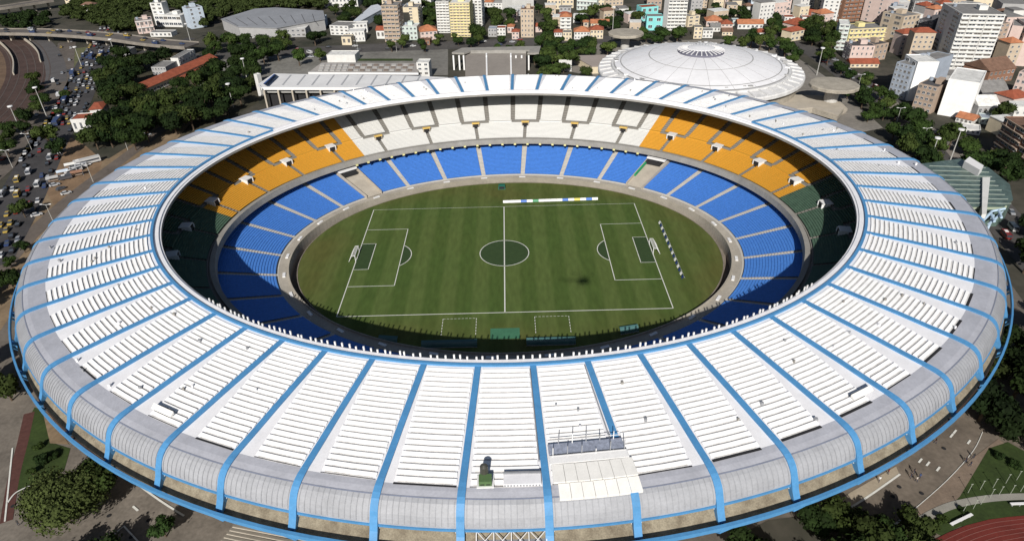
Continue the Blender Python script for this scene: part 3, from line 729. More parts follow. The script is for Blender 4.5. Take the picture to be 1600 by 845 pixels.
# lower right corner
psheet('corner_road', [(1250, 900), (1250, 790), (1480, 650), (1600, 560), (1700, 600), (1700, 900)], .05, M('corner_asphalt2', (.15, .125, .10), .95, 0, .28, .1))
psheet('shade_coloured_lawn', [(1110, 860), (1200, 812), (1300, 800), (1330, 812), (1320, 860)], .10, GROUND)  # dark grass; the tree shadows on it are put into the dark colour
psheet('corner_pavement', [(1270, 808), (1330, 768), (1400, 728), (1406, 742), (1330, 790), (1280, 820)], .12, M('pavement_beige', (.34, .29, .22), .9, 0, .15, .2))
ribbon('white_kerb', ppath([(1290, 815), (1350, 780), (1406, 741)], 0, 4), .45, .2, LINE)
psheet('walk_strip', [(1425, 800), (1500, 730), (1560, 685), (1580, 700), (1520, 770), (1450, 815)], .12, M('walk_brown', (.19, .145, .11), .95, 0, .2, .2))
ribbon('white_kerb', ppath([(1428, 796), (1480, 750), (1520, 705), (1535, 675)], 0, 4), .15, .2, LINE)
ribbon('white_kerb', ppath([(1384, 830), (1408, 812)], 0, 2), .45, .2, LINE)
psheet('track_lawn', [(1545, 700), (1575, 690), (1700, 760), (1700, 830), (1560, 812), (1500, 822), (1470, 836), (1448, 826), (1500, 775)], .14, LAWN)
TR = [(1440, 856), (1455, 845), (1480, 832), (1510, 820), (1545, 811), (1575, 807), (1610, 804), (1660, 803), (1730, 810)]
ribbon('curved_path', ppath([(1440, 812), (1462, 800), (1490, 789), (1530, 781), (1570, 777), (1620, 776), (1680, 778)]), 1.8, .2, M('path_grey', (.26, .25, .22), .9))
psheet('running_track', TR+[(1730, 1000), (1400, 1000)], .2, M('track_red', (.13, .022, .016), .9, 0, .18, .2))
cen = at(1640, 1080); 
for k in range(1, 8):
    L = []
    for p in ppath(TR, 0, 4):
        d = (cen-p); d.z = 0; d.normalize(); L.append(p+d*1.22*k)
    ribbon('track_line', L, .12, .23, M('track_line_pink', (.22, .09, .075), .9))
for l_, r_, lb_ in (((1484, 822), (1517, 806), 'white bench on the inner edge of the red track, left one'), ((1577, 790), (1606, 789), 'white bench beside the red track near the right picture edge')):
    p, q_ = at(*l_), at(*r_); o0 = (p+q_)/2; g = empty('white_bench', tuple(o0), atan2(q_.y-p.y, q_.x-p.x), lb_, 'bench'); L = (q_-p).length/2
    b = MB().mat(STEEL); b.box(-L, L, -.3, .3, .7, .85); b.build('seat', g)
    for s in (-.8, 0, .8):
        b = MB().mat(GSTEEL); b.box(s*L-.1, s*L+.1, -.25, .25, 0, .7); b.build('leg', g)
fp = None
for i, (x, y) in enumerate([(1503, 802), (1520, 795), (1532, 788), (1546, 778), (1560, 774), (1578, 772), (1594, 768), (1512, 770), (1531, 765), (1551, 762), (1571, 755), (1588, 750)]):
    if fp is None:
        b = MB().mat(M('thin_post', (.35, .38, .32), .6)); b.tube((0, 0, 0), (0, 0, 3.2), .05, .05, 6); b.box(-.25, .25, -.03, .03, 3.1, 3.2); fp = b.build('fence_post'); o = fp
    else: o = fp.copy(); col.objects.link(o)
    o.location = at(x, y); tag(o, 'thin pale post standing in the lawn by the red track', 'post', 'thin posts by the track')
# concrete ramp at the lower left, passing under the ring beam
g = empty('entrance_ramp', tuple(at(400, 900)), 0, 'pale striped concrete ramp leading up under the blue ring at lower left', 'ramp'); o0 = Vector(g.location)
b = MB().mat(BEIGE); A = [at(345, 845, 8), at(372, 812, 11), at(600, 850, 11), at(600, 905, 8)]
b.hexa([Vector((v.x, v.y, 0))-o0 for v in A], [v-o0 for v in A]); b.build('ramp_body', g)
for k in range(6):
    t = k/6+.06; p, q_ = A[0].lerp(A[1], t), A[3].lerp(A[2], t); b = MB().mat(M('ramp_stripe', (.2, .18, .15), .9)); b.bar(p-o0+Vector((0, 0, .15)), q_-o0+Vector((0, 0, .15)), .5, .3); b.build('ramp_rib', g)  # darker raised stripes on the ramp

# ------------------------------------------------------------------ buildings
WMB = 1
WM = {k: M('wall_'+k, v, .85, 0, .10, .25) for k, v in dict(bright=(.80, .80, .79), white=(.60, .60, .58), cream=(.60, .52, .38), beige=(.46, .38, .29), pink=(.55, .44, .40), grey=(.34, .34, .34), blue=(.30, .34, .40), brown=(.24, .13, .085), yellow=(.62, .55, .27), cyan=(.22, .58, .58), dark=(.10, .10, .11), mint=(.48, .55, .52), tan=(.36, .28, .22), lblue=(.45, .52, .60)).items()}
RM = {k: M('roofm_'+k, v, .85, 0, .25, .4) for k, v in dict(red=(.27, .075, .04), orange=(.40, .16, .08), grey=(.20, .195, .19), white=(.6, .6, .58), brown=(.17, .10, .07), blue=(.28, .32, .38), dark=(.07, .07, .075)).items()}
def mk_window(frame, glass, nm):
    b = MB().mat(frame); b.hexa([(-.5, -.12, 0), (.5, -.12, 0), (.5, .02, 0), (-.5, .02, 0)], [(-.5, -.12, .08), (.5, -.12, .08), (.5, .02, .08), (-.5, .02, .08)])
    b.mat(glass); b.add([(-.46, -.04, .08), (.46, -.04, .08), (.46, -.04, 1), (-.46, -.04, 1)], [(0, 1, 2, 3)])
    b.mat(frame); b.box(-.5, -.46, -.06, .02, .08, 1); b.box(.46, .5, -.06, .02, .08, 1); b.box(-.03, .03, -.06, -.04, .08, 1); b.box(-.46, .46, -.06, .02, .97, 1)
    o = b.build(nm); me = o.data; bpy.data.objects.remove(o); return me
WIN = mk_window(STEEL, GLASS, 'window'); WIN2 = mk_window(WM['grey'], M('warm_glass', (.12, .11, .10), .3), 'window_b')
def bld(label, l, r, top, depth, wall='white', roof='grey', floors=3, cols_=4, kind='flat', side=0, band=None, cat='building', name='building', group=None, wfrac=.5, tower=True, zb=0, d_back=None):
    A, B_ = at(*l, zb), at(*r, zb); W_ = (B_-A).length; rz = atan2(B_.y-A.y, B_.x-A.x); H = max(2.5, ztop(A, top)-zb); D = depth
    g = empty(name, tuple(A), rz, label, cat, group); wm = WM[wall]
    b = MB().mat(wm)
    if kind == 'flat':
        b.box(0, W_, 0, D, -.3, H-.5)
        b.box(0, W_, 0, .3, H-.5, H); b.box(0, W_, D-.3, D, H-.5, H); b.box(0, .3, .3, D-.3, H-.5, H); b.box(W_-.3, W_, .3, D-.3, H-.5, H)
    else: b.box(0, W_, 0, D, -.3, H)
    b.build('wall', g)
    rb = MB().mat(RM[roof])
    if kind == 'flat': rb.box(.31, W_-.31, .31, D-.31, H-.48, H-.35)
    elif kind == 'gable':
        e = .5; rh = D*.28
        rb.add([(-e, -e, H), (W_+e, -e, H), (W_+e, D+e, H), (-e, D+e, H), (-e, D/2, H+rh), (W_+e, D/2, H+rh)], [(0, 1, 5, 4), (2, 3, 4, 5), (1, 2, 5), (3, 0, 4), (3, 2, 1, 0)])
    else:
        e = .6; rh = min(D, W_)*.27; i_ = min(D, W_)*.45
        rb.add([(-e, -e, H), (W_+e, -e, H), (W_+e, D+e, H), (-e, D+e, H), (i_, D/2, H+rh), (max(i_+.1, W_-i_), D/2, H+rh)], [(0, 1, 5, 4), (2, 3, 4, 5), (1, 2, 5), (3, 0, 4), (3, 2, 1, 0)])
    ro = rb.build('roof', g)
    if kind == 'flat' and tower and W_ > 8 and H > 8:
        t = MB().mat(wm); rs = random.Random(label); tx = rs.uniform(.2, .6)*W_; t.box(tx, tx+min(5, W_*.3), D*.4, D*.4+min(5, D*.4), H-.35, H+2.4); t.build('stair_house', ro)
        t = MB().mat(RM['blue']); t.tube((W_*.15, D*.7, H-.35), (W_*.15, D*.7, H+1.2), 1.1, n=10); t.build('water_tank', ro)
    nwin = 0
    fh = H/floors
    rs = random.Random(label)
    def win(x, y, z, w_, h_, rot):
        o = bpy.data.objects.new('window', WIN if rs.random() < .65 else WIN2); col.objects.link(o); o.parent = g; o.location = (x, y, z); o.scale = (w_, 1.6, h_); o.rotation_euler = (0, 0, rot)
    if cols_:
        cw = W_/cols_
        for f in range(floors):
            for c in range(cols_):
                if nwin >= 98: break
                win(cw*(c+.5), -.05, fh*(f+.32), cw*wfrac, fh*.45, 0); nwin += 1
    if side:
        cs = D/side
        for f in range(floors):
            for c in range(side):
                if nwin >= 98: break
                if rs.random() < .12: continue
                if A.x > 0: win(-.05, cs*(c+.5), fh*(f+.32), cs*.5, fh*.45, -pi/2)
                else: win(W_+.05, cs*(c+.5), fh*(f+.32), cs*.5, fh*.45, pi/2)
                nwin += 1
    if band:
        for f in range(1, floors+1):
            b = MB().mat(WM[band]); b.box(.2, W_-.2, -.9, -.02, fh*f-.55, fh*f-.1) if f < floors else b.box(-.1, W_+.1, -.5, -.02, H-.7, H-.2)
            b.build('balcony', g)
        for c in range(1, cols_ or 1, 2):
            b = MB().mat(WM[band]); b.box(W_/cols_*c-.15, W_/cols_*c+.15, -.6, -.02, 0, H-.8); b.build('pilaster', g)
    return g
B = bld
# --- upper left complex
B('white institute tower block with a pale stair face, upper left', (244, 40), (262, 40), 5, 9, 'white', 'grey', 6, 2, band=None)
B('long white institute wing with dark window strip below the tower', (246, 42), (286, 43), 24, 14, 'white', 'white', 2, 6, wfrac=.9)
B('pinkish low institute wing left of the long white wing', (217, 54), (243, 51), 34, 16, 'pink', 'grey', 2, 4, band='white')
B('plain pale blue block standing right of the institute', (300, 46), (324, 42), 14, 12, 'lblue', 'grey', 5, 2, wfrac=.25)
B('low white annex with brown openings below the institute', (236, 58), (269, 58), 51, 9, 'white', 'grey', 1, 5)
B('small white annex joining the institute wing and the blue block', (287, 40), (298, 40), 27, 10, 'white', 'white', 2, 2)
B('long pale house among dark trees at the top edge', (104, 9), (136, 9), -2, 10, 'cream', 'red', 2, 5)
# --- mid upper strip
B('stepped grey and white building left of the round dark trees', (440, 59), (479, 58), 46, 14, 'grey', 'white', 2, 5)
B('white cubic upper block behind the stepped grey building', (455, 54), (468, 54), 37, 9, 'white', 'white', 2, 2)
B('pale blue flat building behind the dark tree, beside the grey hall', (478, 45), (508, 44), 30, 14, 'lblue', 'grey', 2, 4)
B('white terraced house row with a step at its left', (517, 55), (546, 56), 40, 16, 'white', 'grey', 3, 4)
B('bright white low block in front of the terraced houses', (545, 66), (571, 65), 50, 12, 'white', 'white', 2, 5, wfrac=.3)
B('narrow white block with dark windows behind the bright low block', (551, 52), (575, 51), 38, 10, 'white', 'white', 2, 4)
B('narrow cream annex standing in front of the terraced houses', (535, 71), (550, 71), 58, 8, 'cream', 'grey', 1, 2)
B('grey white apartment block at the top edge beside dark trees', (508, 12), (560, 11), -14, 16, 'white', 'grey', 4, 9)
B('beige brown apartment tower with grey balconies', (602, 66), (627, 66), 9, 16, 'tan', 'grey', 9, 4, side=2, band='beige', wfrac=.75)
B('cream block rising behind the beige brown tower', (601, 40), (622, 40), -6, 14, 'cream', 'grey', 8, 3)
B('plain cream tower with few windows right of the beige brown tower', (633, 50), (656, 50), 12, 16, 'cream', 'grey', 8, 1, side=2, wfrac=.2)
B('mint and white low front block below the plain cream tower', (629, 63), (653, 63), 42, 13, 'mint', 'white', 3, 4)
B('small white house with a red roof left of the beige brown tower', (589, 61), (602, 61), 48, 9, 'white', 'red', 1, 2, 'gable', cat='house', name='house')
B('house with brown tiled roof and dormers right of the mint block', (658, 64), (684, 62), 50, 14, 'pink', 'orange', 2, 4, 'hip', cat='house', name='house')
B('small brick coloured house in front of the brown roofed house', (656, 71), (672, 71), 63, 8, 'brown', 'brown', 1, 3, cat='house', name='house')
B('tall grey white apartment slab with balconies, left third of the big block', (684, 52), (704, 52), 3, 18, 'white', 'grey', 11, 4, band='white', wfrac=.7)
B('tall yellow trimmed apartment slab in the middle of the big block', (705, 58), (736, 58), 5, 18, 'yellow', 'white', 12, 6, band='cream', wfrac=.6)
B('tall plain grey white slab with window pairs at the right of the big block', (737, 46), (754, 46), -8, 18, 'white', 'grey', 12, 3, side=2, wfrac=.6)
B('orange roofed house at the top edge right of the big block', (757, 12), (770, 12), 4, 10, 'white', 'orange', 1, 3, 'hip', cat='house', name='house')
B('long white school building with dark windows above the dark trees', (771, 15), (796, 15), 5, 10, 'white', 'grey', 2, 6)
B('small blue roofed house right of the round dark tree', (763, 58), (776, 58), 45, 9, 'grey', 'blue', 2, 3, cat='house', name='house')
B('small white and red house between two trees behind the portal', (776, 56), (790, 56), 44, 9, 'white', 'red', 2, 3, cat='house', name='house')
B('orange roofed cottage left of the beige six storey block', (793, 52), (803, 52), 42, 8, 'pink', 'orange', 1, 2, 'hip', cat='house', name='house')
B('small house with red roof at the foot of the beige six storey block', (800, 62), (811, 62), 50, 8, 'pink', 'red', 2, 2, 'hip', cat='house', name='house')
B('plain bright white tower at the top edge above the beige six storey block', (801, 20), (834, 14), -22, 16, 'white', 'white', 8, 0)
B('beige six storey block with a brown top floor', (814, 59), (834, 59), 15, 12, 'beige', 'brown', 6, 4, band=None, wfrac=.35)
B('cream apartment house at the top edge with a brown gable', (855, 15), (877, 15), -14, 14, 'cream', 'red', 4, 4, 'hip')
B('pale cream apartment block at the top edge, second from the green roof', (878, 13), (896, 13), -18, 14, 'cream', 'grey', 5, 3)
B('pale green roofed building with white terraces at the top edge', (901, 16), (932, 18), -6, 18, 'mint', 'grey', 3, 6, band='white')
B('cream slab right of the pale green building at the top edge', (933, 16), (944, 16), -16, 14, 'cream', 'grey', 5, 2)
B('beige apartment slab at the top edge before the tall lamp mast', (945, 15), (973, 14), -14, 14, 'beige', 'grey', 5, 5)
B('tall narrow white house with an orange roof above the small houses', (875, 49), (892, 49), 27, 9, 'white', 'orange', 4, 2, 'hip', band='white', cat='house', name='house')
B('grey stone house behind the tall narrow white house', (874, 24), (892, 24), 12, 10, 'grey', 'grey', 2, 3, cat='house', name='house')
B('cream small house at the left end of the row behind the plaza trees', (866, 63), (878, 63), 51, 9, 'white', 'red', 2, 3, 'hip', cat='house', name='house')
B('cream and yellow two storey house in the row behind the plaza trees', (879, 64), (893, 64), 51, 9, 'cream', 'grey', 2, 3, cat='house', name='house')
B('long white house with pale orange roof behind the plaza trees', (897, 62), (921, 62), 50, 11, 'white', 'orange', 2, 5, 'hip', cat='house', name='house')
B('yellow house with dark red roof at the right end of the small row', (922, 61), (942, 61), 47, 10, 'cream', 'red', 2, 4, 'hip', cat='house', name='house')
B('tall orange chimney house behind the pale orange roof', (911, 50), (919, 50), 35, 7, 'beige', 'orange', 2, 1, 'hip', cat='house', name='house')
B('long low house with an orange roof above the dark red roof', (923, 42), (951, 42), 37, 9, 'cream', 'orange', 1, 5, 'gable', cat='house', name='house')
B('bright turquoise house in front with four windows', (1009, 48), (1034, 48), 26, 11, 'cyan', 'grey', 2, 2, cat='house', name='house', tower=False)
B('turquoise terraced house with a dark recess behind the bright one', (1001, 34), (1027, 32), 12, 11, 'cyan', 'red', 2, 3, cat='house', name='house', tower=False)
B('tall grey white apartment tower with long window rows beside the turquoise houses', (1041, 48), (1070, 48), -22, 18, 'white', 'grey', 13, 5, band='white', wfrac=.8)
B('grey blank flank tower joined to the left of the white apartment tower', (1034, 47), (1041, 48), -20, 16, 'grey', 'grey', 12, 0)
B('ochre apartment tower at the top edge above the turquoise houses', (1010, 16), (1033, 16), -20, 12, 'tan', 'grey', 5, 4)
B('cream cube with a dark side right of the tall apartment tower', (1074, 43), (1092, 41), 26, 10, 'cream', 'grey', 3, 2)
B('cream block with dark windows behind the dome crest', (1083, 61), (1096, 61), 43, 10, 'cream', 'grey', 3, 2)
B('narrow white house row behind the dome crest', (1097, 60), (1113, 60), 48, 9, 'white', 'grey', 2, 3, cat='house', name='house')
B('house with a wide orange roof above the dome, left of the pink house', (1103, 42), (1128, 42), 33, 12, 'pink', 'orange', 1, 4, 'hip', cat='house', name='house')
B('pink house with a brown roof right of the wide orange roof', (1126, 47), (1144, 47), 38, 10, 'pink', 'red', 2, 3, 'hip', cat='house', name='house')
B('low grey roofed house below the wide orange roof', (1110, 50), (1125, 50), 43, 9, 'white', 'grey', 1, 3, 'gable', cat='house', name='house')
B('brown roofed shed right below the pink house', (1128, 56), (1144, 56), 50, 8, 'cream', 'brown', 1, 3, 'gable', cat='house', name='house')
B('long white house with a pale orange roof right of the teal shed', (1152, 46), (1192, 46), 38, 10, 'white', 'orange', 1, 6, 'gable', cat='house', name='house')
B('small teal roofed shed between the pink and the long white house', (1144, 41), (1155, 41), 32, 8, 'mint', 'blue', 1, 2, cat='house', name='house')
B('white house with a bright red roof by the trees behind the dome', (1180, 59), (1197, 59), 51, 9, 'white', 'red', 1, 3, 'hip', cat='house', name='house')
for l, r, t, wc, lb_ in ((1083, 1110, -10, 'beige', 'beige apartment house at the top edge right of the tall tower'), (1111, 1130, -14, 'cream', 'cream apartment house at the top edge, second right of the tall tower'), (1131, 1152, -10, 'pink', 'pinkish apartment house at the top edge left of the pale tower'), (1172, 1188, -26, 'lblue', 'pale blue grey tower at the top edge above the long white house'), (1189, 1200, -14, 'tan', 'tan narrow tower at the top edge next to the pale blue grey one'), (1200, 1224, -12, 'white', 'white apartment house at the top edge with a brown top floor'), (1226, 1250, -16, 'cream', 'cream apartment tower at the top edge above the red roofs'), (1254, 1279, -8, 'white', 'white sheet roofed block at the top edge left of the grey tower')):
    B(lb_, (l, 13), (r, 13), t, 13, wc, 'grey', 5, max(3, (r-l)//5), wfrac=.5)
B('cluster house with a red roof, upper one of the group', (1246, 27), (1286, 33), 22, 14, 'white', 'red', 1, 5, 'hip', cat='house', name='house')
B('white house under the upper red roof with two dark windows', (1252, 38), (1265, 38), 27, 8, 'white', 'red', 1, 2, cat='house', name='house')
B('house with a big red roof in the middle of the red roof cluster', (1242, 50), (1263, 46), 40, 14, 'pink', 'red', 2, 3, 'hip', cat='house', name='house')
B('white front house at the left of the red roof cluster', (1224, 40), (1240, 40), 27, 10, 'white', 'red', 2, 3, cat='house', name='house')
B('cream narrow house with a red roof at the foot of the cluster', (1234, 66), (1254, 62), 50, 9, 'cream', 'red', 2, 3, 'hip', cat='house', name='house')
# --- right hand city
B('pale blue grey and white tower at the top edge left of the brown tower', (1281, 34), (1306, 35), -34, 18, 'white', 'grey', 12, 3, side=2, wfrac=.35)
B('red brown tower with dark balconies at the top edge', (1313, 36), (1342, 33), -20, 16, 'brown', 'grey', 9, 4, side=1, band='brown')
B('pale pink blank apartment slab right of the brown tower', (1344, 32), (1378, 38), -20, 18, 'pink', 'grey', 8, 2, side=1, wfrac=.15)
B('white and teal corner apartment block with bright balconies', (1303, 78), (1319, 79), 38, 16, 'mint', 'white', 6, 2, side=3, band='white', wfrac=.6)
B('long cream yellow apartment block with terraces on its roof', (1322, 73), (1383, 70), 46, 16, 'yellow', 'grey', 4, 9, side=2, band='cream', wfrac=.5)
B('lilac white block with six dark windows behind the brown roof', (1325, 98), (1361, 98), 72, 13, 'pink', 'dark', 3, 5, side=2, wfrac=.3)
B('pink grey block joined to the right of the lilac white block', (1362, 96), (1382, 93), 70, 12, 'tan', 'dark', 3, 3, wfrac=.4)
B('low house with a red brown roof in front of the lilac white block', (1328, 106), (1372, 106), 100, 9, 'cream', 'red', 1, 6, 'gable', cat='house', name='house')
B('beige apartment block with a grey flank left of the dark gap', (1399, 76), (1424, 72), 26, 18, 'beige', 'grey', 6, 4, side=2, wfrac=.5)
B('dark recessed block between the beige block and the big gridded tower', (1424, 74), (1446, 78), 30, 14, 'dark', 'dark', 6, 3)  # dark walled block fills the gap between these two buildings
B('pale blue grey tower behind the beige block at the top right', (1378, 48), (1397, 50), 12, 16, 'blue', 'grey', 6, 2, side=1)
B('big white gridded apartment tower with a dark grey flank', (1474, 113), (1538, 115), 22, 34, 'white', 'grey', 14, 5, side=2, band='white', wfrac=.8)
B('dark grey rear tower showing a speckled flank behind the gridded tower', (1452, 92), (1474, 96), 14, 36, 'grey', 'grey', 12, 1, side=7)  # stands in for the gridded tower's left flank; shade put into grey walls
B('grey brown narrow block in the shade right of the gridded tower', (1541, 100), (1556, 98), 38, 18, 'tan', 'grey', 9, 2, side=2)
B('plain grey concrete block at the top right corner', (1556, 38), (1602, 40), 6, 24, 'grey', 'grey', 5, 0, tower=False)
B('cream blank slab with brown edge, left of two, at the right edge', (1560, 99), (1577, 101), 40, 22, 'pink', 'grey', 8, 0, side=3)
B('cream blank slab with brown edge, right of two, at the right edge', (1582, 103), (1600, 104), 40, 22, 'pink', 'grey', 8, 0, side=3)
for l, r, y, t, wc, lb_ in ((1402, 1425, 14, -8, 'mint', 'mint roofed low block at the top edge before the striped slabs'), (1424, 1450, 22, 2, 'grey', 'grey block with rooftop sheds behind the beige block'), (1450, 1478, 12, -12, 'cream', 'cream and brown striped slab at the top edge above the dark rear tower'), (1480, 1512, 14, -8, 'pink', 'pink apartment house at the top edge behind the gridded tower, left'), (1513, 1546, 18, -4, 'cream', 'cream apartment house at the top edge behind the gridded tower, right')):
    B(lb_, (l, y), (r, y), t, 14, wc, 'grey', 5, max(3, (r-l)//5), side=2)
B('blue grey dark windowed block left of the small bright white block', (1386, 150), (1411, 157), 97, 40, 'blue', 'grey', 7, 4, side=7)
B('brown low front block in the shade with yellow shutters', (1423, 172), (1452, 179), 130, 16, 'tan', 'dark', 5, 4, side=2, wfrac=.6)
B('small bright white block standing behind the brown shaded front', (1416, 158), (1448, 158), 97, 16, 'bright', 'white', 5, 0, side=2, tower=False)
B('blank bright white fire wall building beside the street trees', (1464, 179), (1511, 187), 123, 26, 'bright', 'white', 7, 0, side=3, tower=False)
B('low building with a grey roof between the white fire wall and the gridded tower', (1470, 128), (1520, 132), 118, 16, 'grey', 'grey', 2, 6)
B('low orange roofed shed at the foot of the white fire wall', (1492, 190), (1518, 196), 184, 8, 'white', 'orange', 1, 4, 'gable', cat='house', name='house')
B('brown low house with a tiled roof behind the white fire wall', (1540, 132), (1580, 126), 112, 18, 'brown', 'brown', 2, 6, 'gable', cat='house', name='house')
B('dark roofed long shed right of the white fire wall', (1530, 160), (1572, 158), 145, 16, 'dark', 'grey', 1, 5, 'gable')
B('pinkish grey apartment block at the right edge above the trees', (1574, 160), (1612, 168), 112, 18, 'pink', 'grey', 5, 5, side=3)
B('white and grey sheet roofed workshop near the green kiosk', (1524, 182), (1556, 182), 166, 14, 'grey', 'white', 1, 4, 'gable')
B('small bright green kiosk by the street', (1530, 194), (1552, 196), 184, 8, 'mint', 'blue', 1, 3, cat='kiosk', name='kiosk')
B('long low brown block with striped balconies at the right edge, left part', (1548, 240), (1578, 262), 182, 18, 'brown', 'brown', 6, 5, band='tan', wfrac=.8)
B('long low brown block with striped balconies at the right edge, right part', (1580, 262), (1640, 300), 190, 18, 'brown', 'brown', 6, 6, band='tan', wfrac=.8)
B('white roofed low house between street trees right of the fire wall', (1500, 208), (1530, 212), 200, 9, 'white', 'white', 1, 4, cat='house', name='house')
# --- left side
B('white two storey villa with a red roof beside the jammed avenue', (118, 210), (146, 208), 187, 10, 'white', 'red', 1, 3, 'flat', cat='villa', name='villa', tower=False, wfrac=.35)
B('taller white villa wing with a blue grey flank and hipped red roof', (147, 192), (166, 190), 172, 14, 'white', 'red', 2, 0, 'hip', side=3, cat='villa', name='villa')
g_ = B('very long low building with a bright red roof in the left wood', (224, 147), (238, 150), 138, 10, 'cream', 'red', 1, 2, cat='building')
for o in list(g_.children): bpy.data.objects.remove(o)
# rebuild as an oblique hall along its true axis
a0, a1 = at(234, 150), at(341, 102); g_.location = a0; ax = (a1-a0); L_ = ax.length; g_.rotation_euler = (0, 0, atan2(ax.y, ax.x))
b = MB().mat(WM['cream']); b.box(0, L_, 0, 11, -.3, 5.2); b.build('wall', g_)
b = MB().mat(RM['red']); b.add([(-.8, -.8, 5.2), (L_+.8, -.8, 5.2), (L_+.8, 11.8, 5.2), (-.8, 11.8, 5.2), (-.8, 5.5, 7.8), (L_+.8, 5.5, 7.8)], [(0, 1, 5, 4), (2, 3, 4, 5), (1, 2, 5), (3, 0, 4), (3, 2, 1, 0)]); b.build('roof', g_)
for i in range(22):
    o = bpy.data.objects.new('window', WIN); col.objects.link(o); o.parent = g_; o.location = (3+(L_-6)*i/21, -.06, 1.4); o.scale = (2.2, 1.6, 2)
g2 = empty('shed', tuple(at(284, 132)), g_.rotation_euler.z, 'narrow red roofed shed parallel to the very long red roofed building', 'shed')
b = MB().mat(WM['cream']); b.box(0, 36, 0, 5, -.2, 3); b.build('wall', g2); b = MB().mat(RM['red']); b.add([(-.5, -.5, 3), (36.5, -.5, 3), (36.5, 5.5, 3), (-.5, 5.5, 3), (-.5, 2.5, 4.4), (36.5, 2.5, 4.4)], [(0, 1, 5, 4), (2, 3, 4, 5), (1, 2, 5), (3, 0, 4), (3, 2, 1, 0)]); b.build('roof', g2)
B('grey slabbed building with a white end wall behind the long red roof', (271, 108), (283, 108), 91, 24, 'white', 'grey', 3, 0, side=6, tower=False)
B('low grey roofed wing left of the white end wall', (240, 118), (262, 118), 105, 16, 'grey', 'grey', 2, 5)
B('small round topped brick hut with a white cap below the long red roof', (262, 158), (272, 158), 148, 6, 'brown', 'white', 1, 1, cat='hut', name='hut')
B('grey flat hut beside the slip road left of the wood', (182, 88), (204, 88), 78, 9, 'grey', 'grey', 1, 4, cat='hut', name='hut')

# polygons read off at roof level
def PB(name, label, cat, px, h, wall, roof, thick=.5, base=0):
    pts = [at(x, y, h) for x, y in px]; o0 = Vector((pts[0].x, pts[0].y, 0)); g = empty(name, tuple(o0), 0, label, cat)
    P = [(p.x-o0.x, p.y-o0.y) for p in pts]
    b = MB().mat(wall); cx = sum(p[0] for p in P)/len(P); cy = sum(p[1] for p in P)/len(P)
    b.prism([(cx+(p[0]-cx)*.985, cy+(p[1]-cy)*.985) for p in P], base-.2, h-thick); b.build('wall', g)
    b = MB().mat(roof); b.prism(P, h-thick+.003, h); b.build('roof', g)
    return g, P
GRF = M('grey_roof_sheet', (.24, .25, .27), .7, 0, .12, .05)
g, P = PB('warehouse', 'very large grey roofed hall between the dark woods, upper left', 'warehouse', [(345, 30), (372, 42), (432, 44), (508, 30), (505, 17), (430, 12), (398, 14)], 9, WM['grey'], GRF)
for k in range(9):
    b = MB().mat(RM['dark']); u, v = at(352+17*k, 30-1.0*k, 9.1), at(372+15*k, 41-.8*k, 9.1); o0 = Vector(g.location); b.bar(u-o0, v-o0, .35, .2); b.build('roof_seam', g)
g, P = PB('long_shed', 'long narrow bluish white shed roof slanting up between trees', 'shed', [(552, 33), (558, 36), (600, 13), (590, 7), (580, 9)], 6, WM['lblue'], M('pale_roof', (.5, .53, .58), .6))
# swimming hall
g, P = PB('swimming_hall', 'white roofed hall with grey diagonal stripes left of the stadium', 'sports hall', [(404, 131), (408, 137), (560, 137.5), (700, 137.5), (700, 121), (628, 118), (470, 116), (428, 115)], 12, M('hall_wall', (.3, .3, .29), .9), M('hall_roof', (.66, .66, .66), .6, 0, .08, .1), .6, base=9)
o0 = Vector(g.location)
for k in range(11):
    b = MB().mat(M('hall_stripe', (.36, .37, .39), .8)); b.bar(at(418+23*k, 133.5, 12.08)-o0, at(432+22.5*k, 117.5, 12.08)-o0, .9, .16); b.build('roof_stripe', g)
b = MB().mat(STEEL); b.bar(at(404, 133, 12.3)-o0, at(409, 139, 12.3)-o0, .6, .8); b.bar(at(408, 138.5, 12.0)-o0, at(700, 139.5, 12.0)-o0, .5, 1.6); b.build('fascia', g)
for k in range(10):
    b = MB().mat(BEIGE); p = at(412+22*k, 139, 12)-o0; b.bar(Vector((p.x, p.y, 11)), Vector((p.x, p.y, 0)), .9, 1.4, upv=(0, 1, 0)); b.build('column', g)
b = MB().mat(DARK); q0, q1 = at(412, 137, 12)-o0, at(640, 137.5, 12)-o0; b.hexa([(q0.x, q0.y+3, 0), (q1.x, q1.y+3, 0), (q1.x, q1.y+4, 0), (q0.x, q0.y+4, 0)], [(q0.x, q0.y+3, 9.2), (q1.x, q1.y+3, 9.2), (q1.x, q1.y+4, 9.2), (q0.x, q0.y+4, 9.2)]); b.build('dark_front', g)
b = MB().mat(M('deep_blue', (.05, .10, .28), .6)); b.hexa([at(411, 131, 12.1)-o0, at(428, 116, 12.1)-o0, at(430, 116, 12.1)-o0, at(414, 131, 12.1)-o0], [at(411, 131, 15)-o0, at(428, 116, 15)-o0, at(430, 116, 15)-o0, at(414, 131, 15)-o0]); b.build('blue_screen', g)
B('white framed corner post block at the left end of the striped hall', (404, 150), (409, 151), 116, 3, 'white', 'white', 1, 0, tower=False)
